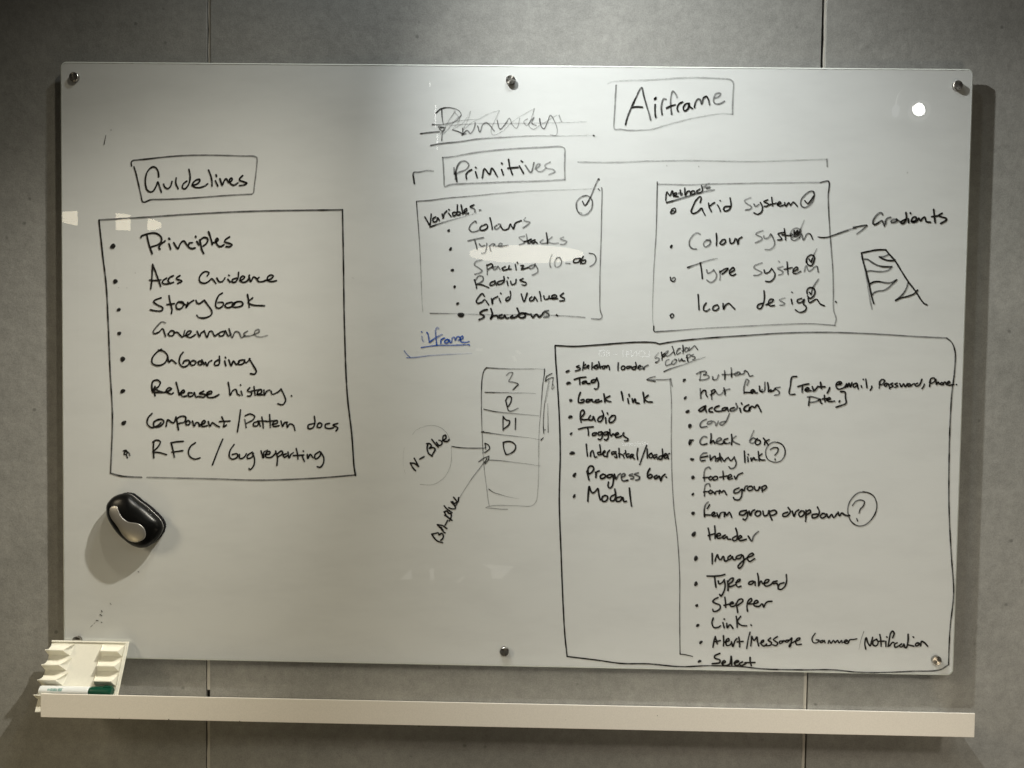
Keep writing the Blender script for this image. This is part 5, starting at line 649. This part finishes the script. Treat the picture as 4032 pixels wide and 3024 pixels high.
def ink_part(name, label, colour, strokes, idx):
    global layer
    rnd = random.Random(idx)
    verts, faces, dens = [], [], []
    for s in strokes:
        layer += 1
        y = -0.00012 - 0.000004 * (layer % 40)
        wd, a1, a2, xz = s
        if wd < 0:      # a filled dot: centre, radii
            cx, cz, rx, rz = [v * 1e-4 for v in xz]
            k = len(verts)
            verts.append((cx, y, cz)); dens.append(1)
            m = 18
            ph = rnd.random() * 6
            for j in range(m):
                a = 2 * math.pi * j / m
                rr = 1 + 0.10 * math.sin(2 * a + ph) + 0.07 * math.sin(3 * a + 2 * ph)
                X, Z = rx * rr * math.cos(a), rz * rr * math.sin(a)
                verts.append((cx + X + Z * 0.25, y, cz + Z)); dens.append(rnd.uniform(.85, 1.05))
            for j in range(m):
                faces.append((k, k + 1 + j, k + 1 + (j + 1) % m))
            continue
        pts = [(xz[i] * .1, xz[i + 1] * .1) for i in range(0, len(xz), 2)]   # millimetres
        pts = [(p[0] * 1e-3, p[1] * 1e-3) for p in smooth(pts)]
        ribbon(verts, faces, dens, pts, wd * 1e-5, a1 / 100, a2 / 100, y, rnd)
    me = bpy.data.meshes.new(name)
    me.from_pydata(verts, [], faces)
    at = me.attributes.new('ink', 'FLOAT', 'POINT')
    # thin ink lets light through twice (to the paint and back): store the single-pass density
    at.data.foreach_set('value', [1 - (1 - max(0, min(0.995, v))) ** 0.62 if v < 0.93 else 1.0 for v in dens])
    o = link(name, me, board, [M_INK[colour]])
    o.location = OFF
    if label:
        o['label'] = label
    return o
for i, (name, label, colour, strokes) in enumerate(INK):
    ink_part(name, label, colour, strokes, i)

# ------------------------------------------------------------------ the mouse-shaped board eraser
ER = [(-0.80187, -0.28935), (-0.80053, -0.28024), (-0.7953, -0.27236), (-0.78617, -0.26442), (-0.77445, -0.25969), (-0.76535, -0.25863), (-0.75625, -0.25977), (-0.74847, -0.26443), (-0.7368, -0.27396), (-0.72253, -0.28409), (-0.70826, -0.29682), (-0.69658, -0.30829), (-0.69139, -0.31599), (-0.6888, -0.32504), (-0.68946, -0.33155), (-0.69402, -0.34203), (-0.70054, -0.3519), (-0.70966, -0.35987), (-0.72008, -0.36591), (-0.7318, -0.36808), (-0.74091, -0.36629), (-0.75262, -0.36129), (-0.76431, -0.35239), (-0.776, -0.34219), (-0.78638, -0.32936), (-0.79545, -0.31522), (-0.80061, -0.30232)]      # outline of the body, m in board coordinates
SI = [(-0.78807, -0.29091), (-0.78676, -0.28575), (-0.78225, -0.28183), (-0.77581, -0.28069), (-0.77067, -0.28227), (-0.76786, -0.288), (-0.76428, -0.29564), (-0.75787, -0.30387), (-0.75017, -0.30952), (-0.74245, -0.31195), (-0.73345, -0.31282), (-0.72574, -0.31487), (-0.71932, -0.3199), (-0.71548, -0.32626), (-0.7142, -0.3333), (-0.7155, -0.34104), (-0.71937, -0.34626), (-0.72582, -0.35023), (-0.73483, -0.35297), (-0.74384, -0.35184), (-0.75156, -0.34812), (-0.75926, -0.34054), (-0.76375, -0.3329), (-0.76823, -0.32398), (-0.77464, -0.31509), (-0.78233, -0.30623), (-0.78681, -0.2986)]      # outline of the silver inlay
def closed_smooth(pts, n=4):
    out = []
    N_ = len(pts)
    for i in range(N_):
        p0, p1, p2, p3 = pts[i - 1], pts[i], pts[(i + 1) % N_], pts[(i + 2) % N_]
        for k in range(n):
            t = k / n
            out.append(tuple(0.5 * (2 * p1[c] + (p2[c] - p0[c]) * t + (2 * p0[c] - 5 * p1[c] + 4 * p2[c] - p3[c]) * t * t + (3 * p1[c] - p0[c] - 3 * p2[c] + p3[c]) * t ** 3) for c in (0, 1)))
    return out
er = closed_smooth(ER)
ec = (sum(p[0] for p in er) / len(er), sum(p[1] for p in er) / len(er))
eraser = empty('board_eraser', (ec[0], -0.0003, ec[1]), label='black mouse-shaped board eraser with silver curved inlay on the glass below the Guidelines list', category='board eraser')
erl = [(p[0] - ec[0], p[1] - ec[1]) for p in er]
ER_H = 0.037
def er_prof(t):
    """height of the shell above the glass at radial fraction t"""
    return 0.014 + (ER_H - 0.014) * math.sqrt(max(0, 1 - min(1, t) ** 2.5))
def er_t(q):
    a = math.atan2(q[1], q[0]); best = None
    for i in range(len(erl)):
        p, p2 = erl[i], erl[(i + 1) % len(erl)]
        # ray / segment intersection
        dx, dz = math.cos(a), math.sin(a)
        ex, ez = p2[0] - p[0], p2[1] - p[1]
        den = dx * ez - dz * ex
        if abs(den) < 1e-12: continue
        tt = (p[0] * ez - p[1] * ex) / den
        uu = (p[0] * dz - p[1] * dx) / den
        if tt > 0 and -1e-6 <= uu <= 1 + 1e-6:
            best = tt if best is None else max(best, tt)
    return math.hypot(*q) / best
def stack(name, rings, mt, parent, close=True, smooth_=True):
    bm = bmesh.new()
    V = [[bm.verts.new((x, y, z)) for (x, y, z) in r] for r in rings]
    n = len(V[0])
    for a, b in zip(V, V[1:]):
        for i in range(n):
            j = (i + 1) % n
            bm.faces.new((a[i], a[j], b[j], b[i]))
    if close:
        bm.faces.new(V[-1]); bm.faces.new(V[0][::-1])
    return from_bm(name, bm, parent, [mt], smooth_)
sc = lambda k, y: [(p[0] * k, -y, p[1] * k) for p in erl]
fr = random.Random(4)
felt0 = [(p[0] * (1.0 + fr.uniform(-.030, -.008)) + .0012, 0, p[1] * (1.0 + fr.uniform(-.030, -.008)) + .0006) for p in erl]
stack('felt_pad', [felt0, [(x, -0.008, z) for x, y, z in felt0]], M_FELT, eraser, True, False)
stack('bright_trim', [sc(0.965, 0.008), sc(0.975, 0.0084), sc(0.975, 0.0094), sc(0.965, 0.0098)], M_RIM, eraser, False)
rings = [sc(0.955, 0.0098), sc(0.978, 0.0105), sc(0.99, 0.0125)]
for t in (0.998, 0.985, 0.96, 0.92, 0.87, 0.81, 0.73, 0.63, 0.5, 0.35, 0.2, 0.08):
    rings.append(sc(t, er_prof(t)))
stack('shell', rings, M_BLACK, eraser)
si = closed_smooth([(p[0] - ec[0], p[1] - ec[1]) for p in SI])
s0 = SILVER_C = (-0.75855, -0.31738)
s0 = (s0[0] - ec[0], s0[1] - ec[1])
srings = []
for k, dy in ((1.0, -0.0012), (1.0, 0.0006), (0.98, 0.0010), (0.94, 0.0012), (0.86, 0.0013), (0.74, 0.0013), (0.6, 0.0013), (0.45, 0.0013), (0.3, 0.0013), (0.15, 0.0013), (0.04, 0.0013)):
    rr = []
    for p in si:
        q = (s0[0] + (p[0] - s0[0]) * k, s0[1] + (p[1] - s0[1]) * k)
        rr.append((q[0], -(er_prof(er_t(q)) + dy), q[1]))
    srings.append(rr)
stack('silver_inlay', srings, M_SILVER, eraser)

# ------------------------------------------------------------------ marker shelf below the board
shelf = empty('marker_shelf', (0, WALL_Y - 0.001, -0.688), label='long off-white metal marker ledge fixed to the wall under the glass board', category='shelf')
SX0, SX1, SY = -0.8995, 0.9005, -0.077
def shelf_part(name, *a, bevel=0.0):
    o = box(name, *a, M_SHELF, shelf, bevel)
    o.location = -Vector(shelf.location)
    return o
shelf_part('front_lip', SX0, SX1, SY, SY + 0.0025, -0.6878, -0.6412, bevel=0.0008)
shelf_part('tray_base', SX0 + .0005, SX1 - .0005, SY + 0.0027, WALL_Y - 0.0012, -0.6876, -0.6852)
sp = random.Random(8)
for (x, z, r) in ((0.2965, -0.6585, .0009), (-0.648, -0.6865, .0013), (-0.510, -0.6868, .0010), (-0.745, -0.6862, .0008), (0.12, -0.671, .0005)):
    bm = bmesh.new()
    m_ = 9
    ctr = bm.verts.new((x, SY - .0001, z))
    vs = [bm.verts.new((x + r * math.cos(6.283 * k / m_) * sp.uniform(.6, 1.2), SY - .00012, z + r * math.sin(6.283 * k / m_) * sp.uniform(.5, 1.1))) for k in range(m_)]
    for k in range(m_):
        bm.faces.new((ctr, vs[k], vs[(k + 1) % m_]))
    o = from_bm('paint_chip', bm, shelf, [M_SPECK]); o.location = -Vector(shelf.location)

# ------------------------------------------------------------------ cream pen holder leaning on the shelf
HX0, HX1 = -0.9195, -0.7630
holder = empty('pen_holder', ((HX0 + HX1) / 2, -0.060, -0.6850), label='cream plastic four-row pen holder leaning on the lower left corner of the board', category='pen holder')
HL = -Vector(holder.location)
def hpart(name, bm):
    o = from_bm(name, bm, holder, [M_CREAM]); o.location = HL
    return o
DY, DZ = -0.0122, -0.0252
def prism(bm, poly, xa, xb):
    """poly: (y,z) points; xa / xb: x at each point of the two ends"""
    A = [bm.verts.new((xa[i], p[0], p[1])) for i, p in enumerate(poly)]
    B = [bm.verts.new((xb[i], p[0], p[1])) for i, p in enumerate(poly)]
    n = len(poly)
    for i in range(n):
        j = (i + 1) % n
        bm.faces.new((A[i], A[j], B[j], B[i]))
    bmesh.ops.triangulate(bm, faces=[bm.faces.new(A[::-1]), bm.faces.new(B)])
# back panel
k_end = (0.6845 - 0.5640) / 0.0252
p0 = (-0.0030, -0.5640); p1 = (p0[0] + DY * k_end, -0.6845)
nrm = (-DZ, DY); ln = math.hypot(*nrm); nrm = (-nrm[0] / ln, -nrm[1] / ln)     # towards the viewer
th = 0.0022
bm = bmesh.new()
prism(bm, [p0, p1, (p1[0] + nrm[0] * th, p1[1]), (p0[0] + nrm[0] * th, p0[1] + nrm[1] * th)], [HX0] * 4, [HX1] * 4)
hpart('back_panel', bm)
# rim along the top edge
bm = bmesh.new()
q = (p0[0] + nrm[0] * th, p0[1] + nrm[1] * th)
prism(bm, [q, (q[0] + nrm[0] * .0028, q[1] + nrm[1] * .0028), (q[0] + nrm[0] * .0028 + DY * .11, q[1] + nrm[1] * .0028 + DZ * .11), (q[0] + DY * .11, q[1] + DZ * .11)],
      [HX0 + .0002] * 4, [HX1 - .0002] * 4)
hpart('top_rim', bm)
# right-hand side flange
bm = bmesh.new()
e = (p1[0] + nrm[0] * th, p1[1] + nrm[1] * th)
prism(bm, [(q[0], q[1] - .003), (q[0] + nrm[0] * .006, q[1] + nrm[1] * .006 - .003), (e[0] + nrm[0] * .006, e[1] + nrm[1] * .006), e], [HX1 - .0042] * 4, [HX1 - .0006] * 4)
hpart('side_flange', bm)
prof = [(-0.0062, -0.5668), (-0.0080, -0.5700), (-0.0105, -0.5726), (-0.0138, -0.5745), (-0.0180, -0.5754), (-0.0225, -0.5751), (-0.0265, -0.5741), (-0.0288, -0.5727),
        (-0.0298, -0.5731), (-0.0300, -0.5745), (-0.0290, -0.5757), (-0.0172, -0.5893), (-0.0140, -0.5890)]
for r in range(4):
    pr = [(y + DY * r, z + DZ * r) for y, z in prof]
    if r == 3:
        pr[-2] = (pr[-2][0], pr[-2][1] + .002)
    dep = [min(1, max(0, (-y - 0.0062) / 0.0235)) for y, z in prof]       # 0 at the panel, 1 at the lip
    for side in (0, 1):
        bm = bmesh.new()
        if side == 0:
            xa = [HX0] * len(pr); xb = [-0.871 - 0.012 * d for d in dep]
        else:
            xa = [-0.8155 + 0.007 * d for d in dep]; xb = [-0.7670 - 0.0065 * d for d in dep]
        prism(bm, pr, xa, xb)
        hpart('pen_cradle', bm)
bm = bmesh.new()
ctr = (-0.8195, -0.0155, -0.5790)
lathe_y(bm, [(0, -0.0086), (0.0010, -0.0085)], -0.8265, -0.5745, 8)
o = from_bm('ink_speck', bm, holder, [M_SPECK]); o.location = HL

# ------------------------------------------------------------------ marker pen lying in the lowest row
MC = Vector((-0.913, -0.0560, -0.6436))
pen = empty('marker_pen', MC, label='white marker pen with a green cap lying in the cream pen holder', category='marker pen')
def lathe_x(bm, prof, n=28):
    rings = []
    for r, x in prof:
        rings.append([bm.verts.new((x, r * math.cos(2 * math.pi * i / n), r * math.sin(2 * math.pi * i / n))) for i in range(n)] if r > 0 else [bm.verts.new((x, 0, 0))])
    for a, b in zip(rings, rings[1:]):
        for i in range(n):
            j = (i + 1) % n
            if len(a) == 1: bm.faces.new((a[0], b[j], b[i]))
            elif len(b) == 1: bm.faces.new((a[i], a[j], b[0]))
            else: bm.faces.new((a[i], a[j], b[j], b[i]))
bm = bmesh.new()
lathe_x(bm, [(0, 0.0), (0.0070, 0.0), (0.0084, 0.0012), (0.0086, 0.003), (0.0086, 0.097), (0.0078, 0.0985), (0, 0.0987)])
from_bm('barrel', bm, pen, [M_WHITE], False)
bm = bmesh.new()
lathe_x(bm, [(0, 0.0990), (0.0078, 0.0990), (0.0090, 0.1025), (0.0093, 0.108), (0.0093, 0.138), (0.0086, 0.1425), (0.0070, 0.1438), (0, 0.1440)])
from_bm('cap', bm, pen, [M_GREEN], False)
bm = bmesh.new()
add_box(bm, 0.1260, 0.1425, -0.0035, 0.0035, 0.0085, 0.0108, 0.0008)
from_bm('cap_clip', bm, pen, [M_GREEN])
pr_ = random.Random(5)
def on_barrel(bm, x0, x1, a0, a1):
    rr = 0.00865
    n = 4
    prev = None
    for i in range(n + 1):
        a = R(a0 + (a1 - a0) * i / n)
        cur = (bm.verts.new((x0, -rr * math.cos(a), rr * math.sin(a))), bm.verts.new((x1, -rr * math.cos(a), rr * math.sin(a))))
        if prev: bm.faces.new((prev[0], prev[1], cur[1], cur[0]))
        prev = cur
bm = bmesh.new()
x = 0.0245
while x < 0.0375:
    wd = pr_.uniform(.0005, .0013)
    on_barrel(bm, x, x + wd, 14, 50)
    x += wd + pr_.uniform(.0003, .0006)
x = 0.0395
while x < 0.0465:
    wd = pr_.uniform(.0006, .0014)
    on_barrel(bm, x, x + wd, 14, 48)
    x += wd + .0004
on_barrel(bm, 0.0392, 0.0490, 52, 56)
for k in range(5):
    on_barrel(bm, 0.0188 + .0011 * k, 0.0194 + .0011 * k, 14 + 2 * k, 44)
from_bm('printed_label', bm, pen, [M_TEAL])

# ------------------------------------------------------------------ the room behind the camera, seen only as reflections in the glass
M_LAMP = emit('warm_lamp_diffuser', (1.0, 0.88, 0.68), 5.6)
M_LAMP2 = emit('warm_lamp_diffuser_left', (1.0, 0.88, 0.64), 9.0)
def disc_lamp(loc, r, label, mt):
    t = empty('ceiling_lamp', loc, label=label, category='ceiling lamp')
    bm = bmesh.new()
    bmesh.ops.create_cone(bm, cap_ends=True, segments=64, radius1=r, radius2=r, depth=0.03)
    from_bm('diffuser', bm, t, [mt])
    bm = bmesh.new()
    bmesh.ops.create_cone(bm, cap_ends=True, segments=64, radius1=r * 1.01, radius2=r * 0.95, depth=0.06, matrix=Matrix.Translation((0, 0, 0.046)))
    from_bm('housing', bm, t, [M_DARK])
    return t
disc_lamp((0.038, -7.1, 1.179), 0.635, 'large round ceiling lamp reflected as a pale oval over the variables list', M_LAMP)
disc_lamp((-4.662, -7.1, 1.496), 0.535, 'round ceiling lamp reflected behind posts at the left edge of the board', M_LAMP2)
for i, (a, b) in enumerate([(-2.74, -2.507), (-2.411, -2.31)]):
    t = box('slat_panel', min(a, b), max(a, b), -3.215, -3.2, -1.5, 2.4, M_DARK, None, 0.004)
    tag(t, label=('wide' if i == 0 else 'narrow') + ' dark upright panel splitting the lamp reflection at the board left edge', category='panel')
# accent lamp mirrored near the upper right corner
t = empty('lamp_or_smear_glow', (2.09, -2.6, 1.364), label='small bright lamp mirrored as a white spot near the upper right corner', category='lamp')
d = (Vector((0.86, 0, 0.53)) - Vector(t.location)).normalized()
t.rotation_euler = d.to_track_quat('Z', 'Y').to_euler()
bm = bmesh.new(); bmesh.ops.create_cone(bm, cap_ends=True, segments=40, radius1=0.033, radius2=0.033, depth=0.004)
bmesh.ops.scale(bm, vec=(0.86, 1.12, 1), verts=bm.verts)
bmesh.ops.rotate(bm, cent=(0, 0, 0), matrix=Matrix.Rotation(R(-32), 3, 'Z'), verts=bm.verts)
from_bm('lens', bm, t, [emit('lamp_lens', (1, 0.98, 0.93), 34)])
bm = bmesh.new(); bmesh.ops.create_cone(bm, cap_ends=False, segments=40, radius1=0.0375, radius2=0.054, depth=0.012, matrix=Matrix.Translation((-0.004, -0.008, 0.006)))
from_bm('glow_ring', bm, t, [emit('lamp_halo_glow', (1, 0.99, 0.95), 1.1)])  # glowing ring added to imitate the halo round the bright spot
bm = bmesh.new(); bmesh.ops.create_cone(bm, cap_ends=False, segments=40, radius1=0.037, radius2=0.040, depth=0.09, matrix=Matrix.Translation((0, 0, -0.032)))
from_bm('housing', bm, t, [M_DARK])
t2 = empty('lamp_or_smear_glow', (1.971, -2.6, 1.356), label='added glow standing in for a lit greasy smear left of the white spot', category='lamp')  # added glow, not a lamp: imitates light caught in a greasy smear
t2.rotation_euler = t.rotation_euler
bm = bmesh.new(); bmesh.ops.create_cone(bm, cap_ends=True, segments=32, radius1=0.030, radius2=0.030, depth=0.004)
bmesh.ops.scale(bm, vec=(0.62, 1.15, 1), verts=bm.verts)
from_bm('lens', bm, t2, [emit('smear_glow', (0.93, 0.94, 1.0), 1.6)])  # glowing disc added for the body of the smear
bm = bmesh.new()
arc = [(0.000 + 0.045 * (1 - math.cos(a)), 0.030 + 0.075 * math.sin(a)) for a in [0.1 * k for k in range(13)]]
for (x0, z0), (x1, z1) in zip(arc, arc[1:]):
    vs = [bm.verts.new((-x0 - .003, z0, 0.003)), bm.verts.new((-x0 + .003, z0, 0.003)), bm.verts.new((-x1 + .003, z1, 0.003)), bm.verts.new((-x1 - .003, z1, 0.003))]
    bm.faces.new(vs)
from_bm('smear_arc', bm, t2, [emit('smear_arc_glow', (1, 1, 0.96), 2.2)])  # glowing arc added for the curved line above the smear
bm = bmesh.new(); bmesh.ops.create_cone(bm, cap_ends=False, segments=32, radius1=0.034, radius2=0.036, depth=0.07, matrix=Matrix.Translation((0, 0, -0.03)))
from_bm('housing', bm, t2, [M_DARK])  # dark sleeve behind the added smear glow
# glowing shapes added behind the camera to mirror as faint pale patches
M_PATCH_GLOW = emit('patch_glow', (1, 0.97, 0.88), 1.3)
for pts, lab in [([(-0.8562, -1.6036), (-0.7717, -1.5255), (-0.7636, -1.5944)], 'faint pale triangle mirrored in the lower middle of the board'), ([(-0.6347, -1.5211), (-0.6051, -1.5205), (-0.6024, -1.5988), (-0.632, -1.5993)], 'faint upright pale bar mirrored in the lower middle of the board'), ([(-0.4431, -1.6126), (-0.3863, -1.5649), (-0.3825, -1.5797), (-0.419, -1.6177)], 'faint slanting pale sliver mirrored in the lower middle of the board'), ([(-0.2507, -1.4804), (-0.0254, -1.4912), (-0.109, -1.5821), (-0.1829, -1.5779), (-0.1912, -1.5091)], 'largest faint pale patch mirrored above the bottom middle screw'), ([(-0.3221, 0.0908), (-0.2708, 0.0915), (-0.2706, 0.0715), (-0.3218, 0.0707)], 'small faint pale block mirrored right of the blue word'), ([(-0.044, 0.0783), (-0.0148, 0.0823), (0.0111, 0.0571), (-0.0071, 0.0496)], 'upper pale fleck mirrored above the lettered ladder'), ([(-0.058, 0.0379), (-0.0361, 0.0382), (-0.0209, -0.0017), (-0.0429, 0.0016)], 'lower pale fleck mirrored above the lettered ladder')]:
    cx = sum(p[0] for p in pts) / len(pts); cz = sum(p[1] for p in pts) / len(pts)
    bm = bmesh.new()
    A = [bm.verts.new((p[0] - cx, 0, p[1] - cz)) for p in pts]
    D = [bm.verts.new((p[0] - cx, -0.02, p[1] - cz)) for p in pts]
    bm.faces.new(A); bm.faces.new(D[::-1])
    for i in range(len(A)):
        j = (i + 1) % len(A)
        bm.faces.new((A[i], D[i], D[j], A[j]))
    o = from_bm('mirrored_patch', bm, None, [M_PATCH_GLOW]); o.location = (cx, -4.0, cz)
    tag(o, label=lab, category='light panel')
# room booking display
disp = empty('wall_display', (0.66, -3.0, -0.22), label='dark wall display whose white words are faintly mirrored around Skeleton loader', category='display')
o = box('screen', -0.30, 0.30, -0.03, -0.006, -0.42, 0.42, mat('dark_screen', (0.01, 0.01, 0.012), 0.4), disp, 0.003)
M_TXT = emit('screen_text', (0.92, 0.95, 1.0), 4.2)
def text(s, x, z, size):
    cu = bpy.data.curves.new('text', 'FONT'); cu.body = s; cu.size = size; cu.align_x = 'LEFT'; cu.extrude = 0.0005
    ob = bpy.data.objects.new('tmp', cu); C.objects.link(ob)
    dg = bpy.context.evaluated_depsgraph_get()
    me = bpy.data.meshes.new_from_object(ob.evaluated_get(dg))
    bpy.data.objects.remove(ob)
    o = link('screen_text', me, disp, [M_TXT])
    o['label'] = 'white screen text reading ' + s
    # faces +y (towards the board): read from the board side, right is -x
    o.rotation_euler = (R(90), 0, R(180))
    o.location = (x - 0.66, -0.004, z + 0.22)
    return o
text('LON41 – 8D', 0.7725, 0.040, 0.0570)
text('Welcome', 0.7725, -0.485, 0.040)
# slim light strip
strip = empty('light_strip', (-0.375, -2.0, 0.968), label='thin vertical light strip mirrored as a white line through the crossed-out word', category='light strip')
M_STRIP = emit('strip_light', (1, 1, 0.97), 9.0)
for (a, b) in [((-0.375, -2.0, 0.97), (-0.3804, -2.0, 1.0365)), ((-0.3831, -2.0, 1.0708), (-0.3899, -2.0, 1.168)), ((-0.4163, -2.0, 1.2511), (-0.4165, -2.0, 1.2739))]:
    va, vb = Vector(a) - Vector(strip.location), Vector(b) - Vector(strip.location)
    box('lit_segment', min(va.x, vb.x) - .0022, min(va.x, vb.x) + .0022, -0.003, 0.003, min(va.z, vb.z), max(va.z, vb.z), M_STRIP, strip)
o = box('backing_rail', -0.012, 0.012, -0.03, -0.008, 0, 0.309, M_DARK, strip)
